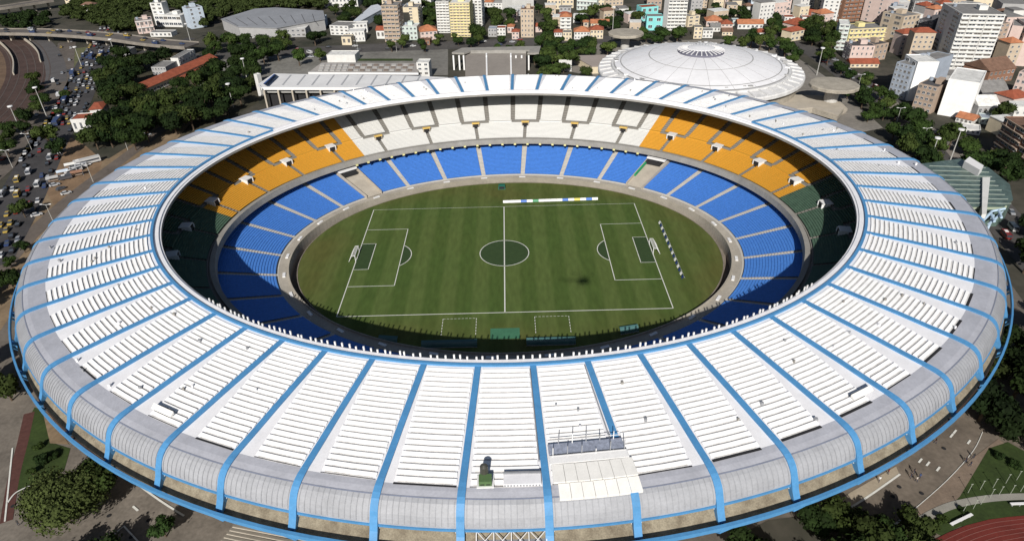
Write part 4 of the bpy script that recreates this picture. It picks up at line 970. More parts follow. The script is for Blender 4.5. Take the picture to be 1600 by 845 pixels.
# pool building
g, P = PB('pool_building', 'low building with a brown and grey panelled roof behind the striped hall', 'sports hall', [(482, 113), (654, 114), (650, 99), (503, 98)], 7, WM['white'], M('pool_roof', (.33, .31, .29), .8, 0, .2, .1), .5)
o0 = Vector(g.location); rng = random.Random(9)
for i in range(16):
    for j in range(3):
        x0 = 500+9.3*i; 
        b = MB().mat(M('roof_panel_brown', (.22, .18, .15), .8) if (i+j) % 2 and i > 4 else M('roof_panel_pale', (.42, .41, .39), .8)); y0 = 100.5+4*j
        u = [at(x0-j*1.5, y0+3, 7.1)-o0, at(x0+7-j*1.5, y0+3, 7.1)-o0, at(x0+7.6-j*1.5, y0, 7.1)-o0, at(x0+.6-j*1.5, y0, 7.1)-o0]
        b.hexa(u, [v+Vector((0, 0, .25)) for v in u]); b.build('roof_panel', g)
b = MB().mat(STEEL); b.bar(at(482, 114.5, 7.2)-o0, at(654, 115.5, 7.2)-o0, .8, 1.2); b.build('fascia', g)
b = MB().mat(WM['lblue']); b.bar(at(500, 118.5, 3)-o0, at(654, 119.5, 3)-o0, 2, 2.5); b.build('blue_base', g)
B('white tower with square openings beside the pool building', (653, 125), (672, 125), 98, 9, 'white', 'white', 4, 2, name='tower', cat='tower', wfrac=.5, tower=False)
B('white block with a grey top behind the pool building', (512, 98), (556, 98), 86, 12, 'white', 'white', 2, 0, tower=False)
# portal
g = empty('entrance_portal', tuple(at(775, 118)), 0, 'open grey concrete portal frame on white columns over a wide ramp', 'portal'); o0 = Vector(g.location); hz = 11
b = MB().mat(CONCG)
def pb(poly, z0, z1):
    pts = [at(x, y, z1)-o0 for x, y in poly]; b.prism([(p.x, p.y) for p in pts], z0, z1)
pb([(706, 82), (725, 83), (735, 79.5), (722, 75)], hz-1.2, hz); pb([(722, 75), (735, 79.2), (828, 78.2), (845, 72)], hz-1.2, hz-.01); pb([(845, 72.2), (828, 78.4), (824, 83), (842, 83)], hz-1.2, hz-.02)
b.build('frame', g)
b = MB().mat(M('ramp_grey_brown', (.22, .20, .18), .9, 0, .1, .1)); w0 = [at(727, 84, 9)-o0, at(822, 84, 9)-o0, at(822, 135, 3)-o0, at(727, 135, 3)-o0]
b.hexa([Vector((v.x, v.y, 0)) for v in w0], w0); b.build('ramp', g)
b = MB().mat(CONCG); w1 = [w0[0]+Vector((0, 0, .05)), w0[1]+Vector((0, 0, .05)), w0[1]+Vector((0, 1, 1.8)), w0[0]+Vector((0, 1, 1.8))]; b.quad(*w1); b.build('ramp_head', g)
for x in (708, 717, 724, 760, 798, 806, 815, 826):
    b = MB().mat(STEEL); p = at(x, 84, hz)-o0; b.bar((p.x, p.y, hz-1.2), (p.x, p.y, 0), 1.0, 1.0, upv=(0, 1, 0)); b.build('column', g)
for x in (760, 798):
    b = MB().mat(STEEL); b.bar(at(x, 84, 9.4)-o0, at(x+1, 130, 3.6)-o0, 1.0, .8); b.build('divider', g)
# screens and small halls right of the portal
B('white projection screen box among the trees beside the portal', (873, 112), (893, 112), 95, 2, 'white', 'white', 1, 0, tower=False, name='screen', cat='screen')
g, P = PB('low_hall', 'beige flat roofed hall beside the left of the dome', 'hall', [(896, 87), (950, 86), (944, 103), (925, 104), (906, 93)], 5, WM['cream'], M('beige_roof', (.30, .26, .235), .85, 0, .1, .1), .5)
# mushroom towers
def mushroom(c, rx, h, label, shaft, rot=0, n=14, steps_=False):
    P_ = at(c[0], c[1], h); g = empty('canopy_tower', (P_.x, P_.y, 0), rot, label, 'canopy tower')
    b = MB().mat(CONC); b.lathe([(0, h), (rx*.96, h-.25), (rx, h-.6), (rx, h-2.0), (rx*.9, h-2.1), (shaft*1.3, h-3.6), (0, h-3.6)], (0, 0), n); b.build('canopy', g)
    b = MB().mat(M('tower_render', (.45, .44, .42), .9)); b.lathe([(shaft, h-3.4), (shaft, 0)], (0, 0), 12); b.build('shaft', g)
    if steps_:
        for k, (r_, z) in enumerate(((rx*.75, 1.4), (rx*.62, 2.8), (rx*.5, 4.0))):
            b = MB().mat(BEIGE); b.lathe([(0, z), (r_, z), (r_, z-.5), (r_*.97, z-1.4)], (0, 0), 28); b.build('terrace', g)
    return P_
mushroom((978, 50), 13, 12, 'wide flat concrete canopy on a shaft behind the left of the dome', 3.2, .2)
mushroom((1304, 130), 13, 15, 'pale round concrete canopy on a shaft right of the dome', 3.6, .1, 16, True)
# canopy arm
g, P = PB('raised_walkway', 'grey raised walkway from the round canopy toward the dome', 'walkway', [(1212, 160), (1236, 148), (1300, 150), (1320, 168), (1310, 180), (1270, 168), (1225, 172)], 5, CONC, BEIGE, .6, base=2)
# dome arena
DC = (118.0, 186.0); g = empty('domed_arena', (DC[0], DC[1], 0), 0, 'large low white domed arena behind the right of the stadium', 'arena')
b = MB().mat(CONC); b.lathe([(57, 11.5), (56.5, 0)], (0, 0), 72); b.build('drum', g)
DW = M('dome_white', (.72, .72, .74), .5, 0, .07, .05); DW2 = M('dome_rim_white', (.58, .58, .58), .7, 0, .16, .3)
b = MB().mat(DW2); b.lathe([(46, 15.8), (52, 15.6), (52.3, 14.6), (59.6, 13.6), (60, 13), (60, 11.4), (56.8, 11.2)], (0, 0), 96); b.build('rim', g)
b = MB().mat(M('rim_gutter', (.25, .25, .25), .9)); b.lathe([(52.2, 15.0), (50.9, 15.62), (50.2, 15.75)], (0, 0), 96); b.build('rim_gutter', g)
b = MB().mat(M('rim_edge', (.30, .30, .30), .9)); b.lathe([(46.9, 17.05), (46.4, 17.15)], (0, 0), 96); b.build('rim_edge', g)
b = MB().mat(DW); prof = []
for i in range(15):
    r_ = 50*(1-i/14)+11*(i/14); prof.append((r_, 15.9+7.6*(1-(r_/50)**2)))
b.lathe(prof, (0, 0), 96); b.build('dome_shell', g, smooth=True)
for k in range(48):
    a = 2*pi*k/48; b = MB().mat(DW2); b.bar((52.6*cos(a), 52.6*sin(a), 14.95), (59.3*cos(a), 59.3*sin(a), 14.0), .8, .7); b.build('rim_rib', g)
for k in range(24):
    a = 2*pi*(k+.5)/24; b = MB().mat(WM['grey'])
    for (r0_, z0_), (r1_, z1_) in zip(prof[:-1], prof[1:]): b.bar((r0_*cos(a), r0_*sin(a), z0_+.02), (r1_*cos(a), r1_*sin(a), z1_+.02), .16, .1)
    b.build('shell_seam', g)
b = MB().mat(WM['grey']); b.lathe([(29.6, 20.8), (30, 20.95), (30.3, 20.75)], (0, 0), 96); b.build('shell_ring_seam', g)
b = MB().mat(M('oculus_grey', (.13, .13, .17), .7)); b.lathe([(13.5, 22.6), (13.3, 24.2), (8, 25.2), (7.8, 24.1)], (0, 0), 64); b.build('lantern_ring', g)
for k in range(28):
    a = 2*pi*k/28; b = MB().mat(STEEL); b.bar((13.6*cos(a), 13.6*sin(a), 24.3), (8*cos(a), 8*sin(a), 25.4), .5, .4); b.build('lantern_rib', g)
b = MB().mat(DW); b.lathe([(8.2, 25.0), (7.5, 25.5), (3, 26.1), (0, 26.3)], (0, 0), 40); b.build('lantern_cap', g)
rng = random.Random(11)
for k in range(46):
    a = rng.uniform(0, 2*pi); r_ = rng.uniform(47.5, 51); b = MB().mat(STEEL if k % 3 else WM['grey']); s_ = rng.uniform(.6, 1.5); b.box(r_*cos(a)-s_, r_*cos(a)+s_, r_*sin(a)-s_*.7, r_*sin(a)+s_*.7, 15.7, 16.6); b.build('roof_unit', g)
# glazed building at the right
g, P = PB('glazed_building', 'low glazed building with a green tinted roof tight against the right of the stadium', 'building', [(1438, 256), (1500, 248), (1545, 262), (1578, 288), (1583, 312), (1570, 322), (1505, 322), (1480, 300)], 9, M('green_wall_glass', (.10, .15, .13), .35, 0, .3, .3, spec=.6), M('green_roof_glass', (.085, .125, .11), .3, 0, .45, .35, spec=.6), .5)
o0 = Vector(g.location)
for k in range(9):
    b = MB().mat(M('pale_mullion', (.28, .33, .30), .6)); b.bar(at(1452+5*k, 259+7.2*k, 9.15)-o0, at(1540+5*k, 262+7.0*k, 9.15)-o0, .25, .2); b.build('roof_bar', g)
b = MB().mat(STEEL); u = [at(1503, 262, 9.1)-o0, at(1527, 276, 9.1)-o0, at(1533, 269, 9.1)-o0, at(1511, 255, 9.1)-o0]; b.hexa(u, [v+Vector((0, 0, 3.0)) for v in u]); b.build('roof_box', g)
b = MB().mat(WM['white']); u = [at(1533, 338, 9.1)-o0, at(1540, 338, 9.1)-o0, at(1546, 280, 9.1)-o0, at(1534, 280, 9.1)-o0]; b.hexa([v+Vector((0, 0, -3)) for v in u], [v+Vector((0, 0, .9)) for v in u]); b.build('white_spine', g)
b = MB().mat(M('pale_green_band', (.33, .38, .28), .7)); b.bar(at(1503, 324, 8.2)-o0, at(1572, 324, 8.2)-o0, .5, 1.4); b.bar(at(1500, 325, 2)-o0, at(1566, 325, 2)-o0, .5, 1.4); b.build('front_band', g)
g = empty('tubular_frame', tuple(at(1550, 338, 0)), 0, 'pale blue tubular steel frame between the stadium and the glazed building', 'steel frame'); o0 = Vector(g.location)
b = MB().mat(M('pale_blue_steel', (.42, .55, .68), .4)); 
for (x0, y0), (x1, y1), z in (((1536, 345), (1550, 330), 8), ((1550, 330), (1570, 326), 8), ((1545, 350), (1562, 336), 7), ((1548, 333), (1554, 346), 8), ((1560, 328), (1565, 340), 8), ((1552, 346), (1566, 330), 6)): b.tube(at(x0, y0, z)-o0, at(x1, y1, z)-o0, .45, n=8)
b.tube(at(1552, 336, 8)-o0, at(1552, 336, 8)-o0-Vector((0, 0, 8)), .5, n=8)
b.build('tubes', g)

# ------------------------------------------------------------------ trees
def leaf_mat(nm):
    m = bpy.data.materials.new(nm); m.use_nodes = True; n = m.node_tree.nodes; l = m.node_tree.links; b = n['Principled BSDF']
    b.inputs['Roughness'].default_value = .85; b.inputs['Specular IOR Level'].default_value = .12
    oi = n.new('ShaderNodeObjectInfo'); cr = n.new('ShaderNodeValToRGB'); cr.color_ramp.elements[0].color = (.013, .027, .008, 1); cr.color_ramp.elements[1].color = (.050, .070, .019, 1)
    e = cr.color_ramp.elements.new(.5); e.color = (.025, .046, .011, 1)
    tc = n.new('ShaderNodeTexCoord'); nz = n.new('ShaderNodeTexNoise'); nz.inputs['Scale'].default_value = .45; nz.inputs['Detail'].default_value = 3; l.new(tc.outputs['Object'], nz.inputs[0])
    l.new(oi.outputs['Random'], cr.inputs[0]); mr = n.new('ShaderNodeMapRange'); l.new(nz.outputs['Fac'], mr.inputs[0]); mr.inputs[1].default_value = .3; mr.inputs[2].default_value = .7; mr.inputs[3].default_value = .65; mr.inputs[4].default_value = 1.45
    vm = n.new('ShaderNodeVectorMath'); vm.operation = 'SCALE'; l.new(cr.outputs[0], vm.inputs[0]); l.new(mr.outputs[0], vm.inputs['Scale'])
    m2 = n.new('ShaderNodeMix'); m2.data_type = 'RGBA'; m2.blend_type = 'MULTIPLY'; m2.inputs[0].default_value = 1; l.new(vm.outputs[0], m2.inputs[6]); l.new(oi.outputs['Color'], m2.inputs[7]); l.new(m2.outputs[2], b.inputs['Base Color']); return m
LEAF = leaf_mat('foliage'); BARK = M('bark', (.09, .065, .045), .95, 0, .3, 2)
def crown_mesh(seed, R_=5., Hc=3.6, nl=800, ls=.75, clumps=11, name='crown'):
    rs = random.Random(seed); cl = []
    for i in range(clumps):
        a = rs.uniform(0, 2*pi); rr = R_*.62*math.sqrt(rs.random()); cl.append((rr*cos(a), rr*sin(a), rs.uniform(-.35, .55)*Hc*(1-rr/R_*.6), rs.uniform(.30, .5)*R_))
    b = MB().mat(LEAF)
    for i in range(nl):
        c = cl[rs.randrange(clumps)]; z = rs.uniform(-.7, 1); a = rs.uniform(0, 2*pi); s = math.sqrt(max(0, 1-z*z)); r_ = c[3]*rs.uniform(.72, 1.08)
        nv = Vector((s*cos(a), s*sin(a), z)); p = Vector(c[:3])+Vector((nv.x*r_, nv.y*r_, nv.z*r_*.75))
        nv = (nv+Vector((rs.gauss(0, .45), rs.gauss(0, .45), rs.gauss(0, .35)))).normalized(); t = nv.cross(Vector((rs.random(), rs.random(), rs.random()+.1))).normalized(); u = nv.cross(t); q = ls*rs.uniform(.6, 1.25)
        b.add([p-t*q*.5-u*q*.35, p+t*q*.5-u*q*.2, p+t*q*.35+u*q*.4, p-t*q*.4+u*q*.45], [(0, 1, 2, 3)])
    for c in cl:        # inner twigs that fill the clumps
        k = len(b.v); n1, n2 = 6, 4; rr = c[3]*(.74 if nl < 2000 else .62)
        vs = []
        for i in range(n2+1):
            th = pi*i/n2
            for j in range(n1): vs.append((c[0]+rr*sin(th)*cos(2*pi*j/n1), c[1]+rr*sin(th)*sin(2*pi*j/n1), c[2]+rr*.72*cos(th)))
        fs = [(i*n1+j, (i+1)*n1+j, (i+1)*n1+(j+1) % n1, i*n1+(j+1) % n1) for i in range(n2) for j in range(n1)]
        b.add(vs, fs)
    return b
def trunk_mb(h=4.2, r_=.32, R_=3.):
    b = MB().mat(BARK); b.tube((0, 0, -.2), (.1, .05, h*.6), r_, r_*.75, 7)
    for i in range(5):
        a = 2*pi*i/5+.3; b.tube((.1, .05, h*.55), (R_*.5*cos(a), R_*.5*sin(a), h+1.0), r_*.5, r_*.15, 5)
    return b
protos = []
for k in range(6):
    R_ = (5.2, 4.4, 5.8, 4.0, 5.0, 6.4)[k]
    cb = crown_mesh(100+k, R_, (3.8, 4.2, 3.4, 3.8, 4.6, 4.2)[k], 950, .72, (11, 9, 14, 8, 12, 15)[k])
    o = cb.build('crown'); t = trunk_mb().build('trunk'); protos.append((o.data, t.data, R_)); bpy.data.objects.remove(o); bpy.data.objects.remove(t)
NT = 0
def tree(P, s, label, group, k=None, tint=1., rs=random, zs=1.):
    global NT
    NT += 1
    k = rs.randrange(6) if k is None else k; cm, tm, R_ = protos[k]
    g = empty('tree', (P[0], P[1], 0), rs.uniform(0, 6.28), label, 'tree', group); s = s/R_*.93
    g.scale = (s, s, s*zs)
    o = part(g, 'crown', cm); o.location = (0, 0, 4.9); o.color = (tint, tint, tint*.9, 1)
    part(g, 'trunk', tm); return g
def inside(p, poly):
    c = False; j = len(poly)-1
    for i in range(len(poly)):
        if (poly[i][1] > p[1]) != (poly[j][1] > p[1]) and p[0] < (poly[j][0]-poly[i][0])*(p[1]-poly[i][1])/(poly[j][1]-poly[i][1])+poly[i][0]: c = not c
        j = i
    return c
# keep-out zones: footprints of the buildings built above and the avenue
KEEP = []
for o in list(col.objects):
    if o.parent is None and o.type == 'EMPTY' and o.get('category') in ('building', 'house', 'villa', 'tower', 'sports hall', 'hall', 'shed', 'portal', 'warehouse', 'arena', 'hut', 'kiosk', 'screen', 'overpass', 'canopy tower'):
        for c in o.children:
            if c.name.startswith(('wall', 'drum', 'ramp', 'deck')):
                mw = Matrix.Translation(o.location) @ o.rotation_euler.to_matrix().to_4x4()
                bb = [mw @ (Vector(v)) for v in c.bound_box]; loc = [Vector(v) for v in c.bound_box]
                KEEP.append((mw.inverted(), min(v.x for v in loc), max(v.x for v in loc), min(v.y for v in loc), max(v.y for v in loc)))
def blocked(p, m=2.5):
    for inv, x0, x1, y0, y1 in KEEP:
        q = inv @ Vector((p[0], p[1], 0))
        if x0-m < q.x < x1+m and y0-m-(9 if p[0] < -150 and m > 1 else 0) < q.y < y1+m: return True
    if (p[0]-CX)**2/(158+m)**2+(p[1]-CY)**2/(142+m)**2 < 1: return True
    return False
placed = []; CNT = {}
LM = [('the very long red roof', 285, 125), ('the white villa', 140, 195), ('the overpass end', 290, 75), ('the dirt yard', 130, 250), ('the striped hall', 420, 150), ('the grey roofed hall', 430, 40), ('the institute', 255, 45), ('the plaza lawn', 590, 95), ('the portal', 775, 100), ('the beige tower', 615, 60), ('the big apartment block', 715, 55), ('the beige six storey block', 824, 58), ('the dome', 1090, 120), ('the turquoise houses', 1020, 45), ('the orange roofs', 930, 50), ('the red roof cluster', 1250, 45), ('the round canopy', 1304, 160), ('the lilac white block', 1345, 98), ('the white fire wall', 1485, 182), ('the glazed building', 1520, 300), ('the ring end', 1580, 420), ('the red track', 1540, 815), ('the railway', 45, 110), ('the ramp road', 80, 95), ('the beige flat hall', 920, 100), ('the service road', 150, 280), ('the striped brown block', 1570, 250)]
LMW = [(n_, at(x_, y_)) for n_, x_, y_ in LM]
def where_is(p):
    n_, w_ = min(LMW, key=lambda t: (t[1].x-p[0])**2+(t[1].y-p[1])**2); dx, dy = p[0]-w_.x, p[1]-w_.y; d = hypot(dx, dy)
    a = 'close ' if d < 18 else ('' if d < 45 else 'far ')
    if abs(dx) > 2*abs(dy): q = 'right of' if dx > 0 else 'left of'
    elif abs(dy) > 2*abs(dx): q = 'behind' if dy > 0 else 'in front of'
    else: q = ('behind and ' if dy > 0 else 'in front and ')+('right of' if dx > 0 else 'left of')
    if len((a+q+' '+n_).split()) > 10: a = ''
    return a+q+' '+n_

# smaller houses that fill the quarters between the named ones
def fillers(px, n, label, group, seed, hs=(4, 9), walls=('white', 'cream', 'white', 'beige', 'pink', 'grey'), roofs=('red', 'orange', 'grey', 'grey', 'brown', 'white', 'white')):
    rs = random.Random(seed); W = [at(x, y) for x, y in px]; x0, x1 = min(p.x for p in W), max(p.x for p in W); y0, y1 = min(p.y for p in W), max(p.y for p in W); k = 0; tries = 0
    while k < n and tries < n*60:
        tries += 1; p = (rs.uniform(x0, x1), rs.uniform(y0, y1))
        if not inside(p, W) or blocked(p, 6): continue
        if any((p[0]-a)**2+(p[1]-b_)**2 < 15**2 for a, b_ in FILL): continue
        FILL.append(p); k += 1; w_, d_, h_ = rs.uniform(8, 14), rs.uniform(8, 12), rs.uniform(*hs); wc, rc = rs.choice(walls), rs.choice(roofs); kd = 'flat' if rc in ('grey', 'white') else 'hip'
        g = empty('house', (p[0], p[1], 0), rs.choice((0, .1, -.15, .3)), f'{wc} house with {rc} roof, {where_is(p)}', 'house', group)
        b = MB().mat(WM[wc]); b.box(-w_/2, w_/2, -d_/2, d_/2, -.2, h_); b.build('wall', g); b = MB().mat(RM[rc]); e = .5
        if kd == 'flat': b.box(-w_/2-.2, w_/2+.2, -d_/2-.2, d_/2+.2, h_, h_+.4)
        else: b.add([(-w_/2-e, -d_/2-e, h_), (w_/2+e, -d_/2-e, h_), (w_/2+e, d_/2+e, h_), (-w_/2-e, d_/2+e, h_), (-w_/2+d_*.4, 0, h_+d_*.25), (w_/2-d_*.4+.1, 0, h_+d_*.25)], [(0, 1, 5, 4), (2, 3, 4, 5), (1, 2, 5), (3, 0, 4), (3, 2, 1, 0)])
        b.build('roof', g); fl_ = max(1, int(h_/3)); nc = max(2, int(w_/3.2))
        for f_ in range(fl_):
            for c in range(nc):
                o = bpy.data.objects.new('window', WIN); col.objects.link(o); o.parent = g; o.location = (-w_/2+w_/nc*(c+.5), -d_/2-.05, f_*3+1.0); o.scale = (1.3, 1.4, 1.4)
FILL = []
fillers([(1385, 8), (1480, 8), (1560, 40), (1600, 60), (1600, 110), (1540, 118), (1440, 118), (1400, 100), (1385, 60)], 28, 'in the packed quarter at the right', 'houses of the right hand quarter', 1, (8, 24))
fillers([(1076, 14), (1230, 18), (1300, 50), (1225, 44), (1100, 30)], 13, 'above the dome', 'houses above the dome', 2, (6, 18))
fillers([(770, 20), (1000, 24), (1000, 56), (770, 58)], 12, 'in the row district behind the plaza', 'houses behind the plaza', 3)
fillers([(1200, 5), (1400, 5), (1400, 30), (1280, 40), (1210, 20)], 13, 'at the top edge of the right hand city', 'houses at the top edge', 4, (9, 26))
fillers([(1520, 150), (1600, 150), (1620, 240), (1545, 215)], 8, 'among the workshops at the right edge', 'houses by the workshops', 5)
fillers([(575, 2), (760, 2), (760, 30), (575, 30)], 9, 'behind the apartment towers', 'houses behind the towers', 6, (8, 22))
fillers([(100, 4), (330, 0), (330, 12), (100, 22)], 3, 'in the dark woods at the top', 'houses in the top woods', 7)
# the new houses also keep trees away
for p in FILL: KEEP.append((Matrix.Translation((-p[0], -p[1], 0)), -6, 6, -5, 5))
AV = [Vector(v) for v in ppath([(176, 40), (162, 66), (142, 100), (129, 130), (108, 175), (80, 215), (52, 270), (22, 330), (-30, 420)])]
AV2 = [Vector(v) for v in ppath([(105, 66), (101, 90), (98, 115), (82, 152), (60, 195), (25, 240), (-30, 290)])]
def near_path(p, path, d): return any((Vector((p[0], p[1], 0))-v).length < d for v in path)
def forest(px, sp, s0, s1, label, group, seed=0, m=3, avoid=True, tint=1., h=4, maxn=999):
    W = [at(x, y, h) for x, y in px]; rs = random.Random(seed); x0, x1 = min(p.x for p in W), max(p.x for p in W); y0, y1 = min(p.y for p in W), max(p.y for p in W)
    n = 0; y = y0
    while y <= y1:
        x = x0
        while x <= x1:
            p = (x+rs.uniform(-.42, .42)*sp, y+rs.uniform(-.42, .42)*sp); x += sp
            if not inside(p, W) or n >= maxn: continue
            if blocked(p, m) or (avoid and (near_path(p, AV, 12.5) or near_path(p, AV2, 8))): continue
            if any((p[0]-a)**2+(p[1]-b_)**2 < (sp*.62)**2 for a, b_ in placed): continue
            placed.append(p); n += 1; CNT[seed] = CNT.get(seed, 0)+1
            s = rs.uniform(s0, s1); L_ = ('smaller ' if s < s0+(s1-s0)*.33 else 'middling ' if s < s0+(s1-s0)*.67 else 'big ')+('dark green' if tint < .9 else 'green')+' tree, '+where_is(p)
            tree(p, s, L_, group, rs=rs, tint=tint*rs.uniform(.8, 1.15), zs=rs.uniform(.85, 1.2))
        y += sp
    return n
T = lambda a, b_, w_: (a+' '+w_, b_+' '+w_)
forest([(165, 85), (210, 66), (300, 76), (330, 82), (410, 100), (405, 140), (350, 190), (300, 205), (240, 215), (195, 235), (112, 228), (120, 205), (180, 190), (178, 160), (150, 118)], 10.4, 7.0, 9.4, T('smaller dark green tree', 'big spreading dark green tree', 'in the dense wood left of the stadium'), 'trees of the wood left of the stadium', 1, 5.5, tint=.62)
forest([(300, 45), (345, 40), (440, 48), (450, 70), (430, 100), (400, 92), (330, 76)], 11, 6, 8, T('smaller dark tree', 'big dark tree', 'between the grey hall and the plaza road'), 'trees before the grey hall', 2, tint=.85)
forest([(488, 50), (512, 48), (512, 62), (490, 64)], 10, 6, 8, T('round dark tree', 'big round dark tree', 'left of the white terraced houses'), 'trees by the terraced houses', 3, tint=.7)
forest([(510, 18), (585, 10), (552, 34), (600, 20), (600, 42), (575, 36), (510, 36)], 11, 6, 8, T('dark tree', 'big dark tree', 'behind the white terraced houses'), 'trees behind the terraced houses', 4, tint=.75)
forest([(455, 82), (480, 82), (480, 96), (455, 96)], 9, 5, 7, T('bright green round tree', 'larger bright green round tree', 'on the plaza left of the pool building'), 'plaza trees', 5, tint=1.2)
forest([(488, 80), (513, 80), (512, 94), (488, 94)], 9, 5, 7, T('round green tree', 'larger round green tree', 'on the plaza beside the pool building'), 'plaza trees', 6)
forest([(657, 5), (683, 5), (683, 42), (657, 40)], 10, 5, 7.5, T('dark tree', 'big dark tree', 'between the cream tower and the big apartment block'), 'trees left of the big apartment block', 7, tint=.8)
forest([(757, 18), (800, 17), (812, 42), (757, 40)], 10, 5.5, 7.5, T('dark green tree', 'big dark green tree', 'right of the big apartment block'), 'trees right of the big apartment block', 8, tint=.85)
forest([(738, 45), (760, 45), (760, 58), (738, 58)], 9, 7, 8, T('round dark tree', 'big round dark tree', 'at the foot of the yellow trimmed slab'), 'street trees behind the plaza', 9, tint=.7)
forest([(610, 60), (740, 56), (860, 62), (950, 64), (950, 72), (830, 72), (700, 73), (610, 76)], 13, 3.4, 5.2, T('small street tree', 'fuller street tree', 'along the road behind the portal'), 'street trees behind the portal', 10)
forest([(836, 10), (858, 18), (873, 25), (873, 50), (860, 58), (836, 58)], 10, 5, 7.5, T('leafy tree', 'big leafy tree', 'right of the beige six storey block'), 'trees right of the beige block', 11)
forest([(893, 18), (1000, 14), (1005, 42), (955, 44), (895, 34)], 11, 5, 7.5, T('dark tree', 'big dark tree', 'between the top edge houses and the orange roofs'), 'trees behind the orange roofs', 12, tint=.85)
forest([(848, 66), (948, 66), (950, 82), (896, 84), (890, 118), (825, 118), (820, 100)], 9.5, 5.5, 7.5, T('smaller leafy tree', 'big leafy tree', 'in the grove between the portal and the dome'), 'trees between the portal and the dome', 13, tint=1.05)
forest([(894, 98), (925, 99), (925, 112), (892, 116)], 9, 5, 6.5, T('dark tree', 'bigger dark tree', 'in front of the beige flat hall'), 'trees before the beige hall', 14, tint=.8)
forest([(1005, 52), (1075, 46), (1080, 64), (1020, 68), (1004, 68)], 9.5, 5.5, 7.5, T('green tree', 'big green tree', 'behind the dome below the turquoise houses'), 'trees behind the dome', 15, tint=1.15)
forest([(1076, 8), (1172, 14), (1224, 16), (1224, 66), (1200, 56), (1195, 34), (1152, 30), (1092, 24)], 11, 5, 7, T('dark green tree', 'big dark green tree', 'on the slope above the dome'), 'trees on the slope above the dome', 16, tint=.85)
forest([(1112, 60), (1196, 58), (1240, 68), (1256, 92), (1256, 108), (1235, 96), (1200, 76), (1150, 68)], 9.5, 5, 7, T('green tree', 'big green tree', 'along the right rear rim of the dome'), 'trees right of the dome', 17, tint=1.1)
forest([(1256, 44), (1300, 38), (1303, 70), (1288, 76), (1260, 62)], 10, 6, 8, T('dark tree', 'big dark tree', 'between the red roofs and the teal corner block'), 'trees right of the red roofs', 18, tint=.75)
forest([(1268, 80), (1298, 72), (1322, 92), (1330, 110), (1370, 118), (1400, 150), (1420, 178), (1400, 182), (1350, 130), (1290, 92)], 10, 4.6, 6.6, T('street tree', 'fuller street tree', 'along the street right of the dome'), 'street trees right of the dome', 19)
forest([(1320, 142), (1350, 148), (1390, 182), (1384, 196), (1350, 175)], 9, 4.6, 6.4, T('green tree', 'fuller green tree', 'between the round canopy and the street'), 'trees by the round canopy', 20)
forest([(1385, 195), (1430, 178), (1470, 200), (1500, 205), (1560, 225), (1600, 270), (1600, 330), (1560, 270), (1500, 248), (1440, 260), (1400, 232)], 10.5, 5.2, 7.4, T('dark street tree', 'big dark street tree', 'behind the glazed building on the right'), 'trees behind the glazed building', 21, tint=.95)
forest([(1525, 170), (1600, 168), (1600, 210), (1560, 200)], 11, 5, 7, T('dark tree', 'big dark tree', 'between the sheds and the brown striped block'), 'trees by the workshops', 22, tint=.75)
forest([(1575, 330), (1640, 330), (1660, 420), (1600, 420)], 10, 5.5, 7.5, T('dark tree', 'big dark tree', 'at the right picture edge beside the ring'), 'trees at the right edge', 23, tint=.8)
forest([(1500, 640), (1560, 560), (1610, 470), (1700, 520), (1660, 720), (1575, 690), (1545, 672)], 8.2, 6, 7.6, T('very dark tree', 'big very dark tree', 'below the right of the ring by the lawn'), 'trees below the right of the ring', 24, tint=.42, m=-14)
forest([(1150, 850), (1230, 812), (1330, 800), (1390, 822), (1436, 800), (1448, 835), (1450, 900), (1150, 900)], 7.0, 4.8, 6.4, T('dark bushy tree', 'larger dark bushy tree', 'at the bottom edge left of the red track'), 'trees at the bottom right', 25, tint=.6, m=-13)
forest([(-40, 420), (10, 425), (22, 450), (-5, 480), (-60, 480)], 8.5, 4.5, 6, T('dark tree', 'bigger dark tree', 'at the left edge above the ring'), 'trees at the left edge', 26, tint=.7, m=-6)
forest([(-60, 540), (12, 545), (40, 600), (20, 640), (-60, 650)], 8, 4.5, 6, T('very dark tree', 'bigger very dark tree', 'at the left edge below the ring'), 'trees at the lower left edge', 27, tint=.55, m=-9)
forest([(70, 60), (112, 56), (128, 66), (110, 74), (78, 70)], 9, 5, 7, T('dark tree', 'big dark tree', 'under the overpass beside the ramp road'), 'trees by the ramp road', 28, tint=.7, avoid=False)
forest([(55, 118), (84, 122), (78, 150), (50, 200), (20, 245), (-20, 260), (-20, 215), (30, 180)], 11, 4.8, 6.8, T('dark tree', 'big dark tree', 'between the railway and the left carriageway'), 'trees beside the railway', 29, tint=.75, avoid=False)
forest([(98, 125), (112, 128), (96, 165), (78, 190), (60, 215), (52, 205)], 14, 3.2, 4.6, T('small tree', 'fuller tree', 'on the median left of the jammed avenue'), 'trees on the median', 30, avoid=False)
for x, y, s, lb_ in ((40, 340, 5.2, 'lone round tree on the verge beside the jammed avenue'), (80, 230, 8, 'big round dark tree at the corner of the dirt yard'), (95, 245, 6, 'dark tree right of the big round tree at the dirt yard'), (40, 395, 3.4, 'low bush on the verge near the ring'), (20, 418, 3, 'lower bush on the verge nearest the ring'), (260, 838, 3.6, 'small bright green tree at the bottom edge left of the ramp')):
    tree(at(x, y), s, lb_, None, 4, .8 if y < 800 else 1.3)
for x, y in ((95, 905), (165, 890)): tree(at(x, y), 6, 'tree just below the lower left corner whose shadow falls on the road', 'trees below the lower left corner', 2, .6)
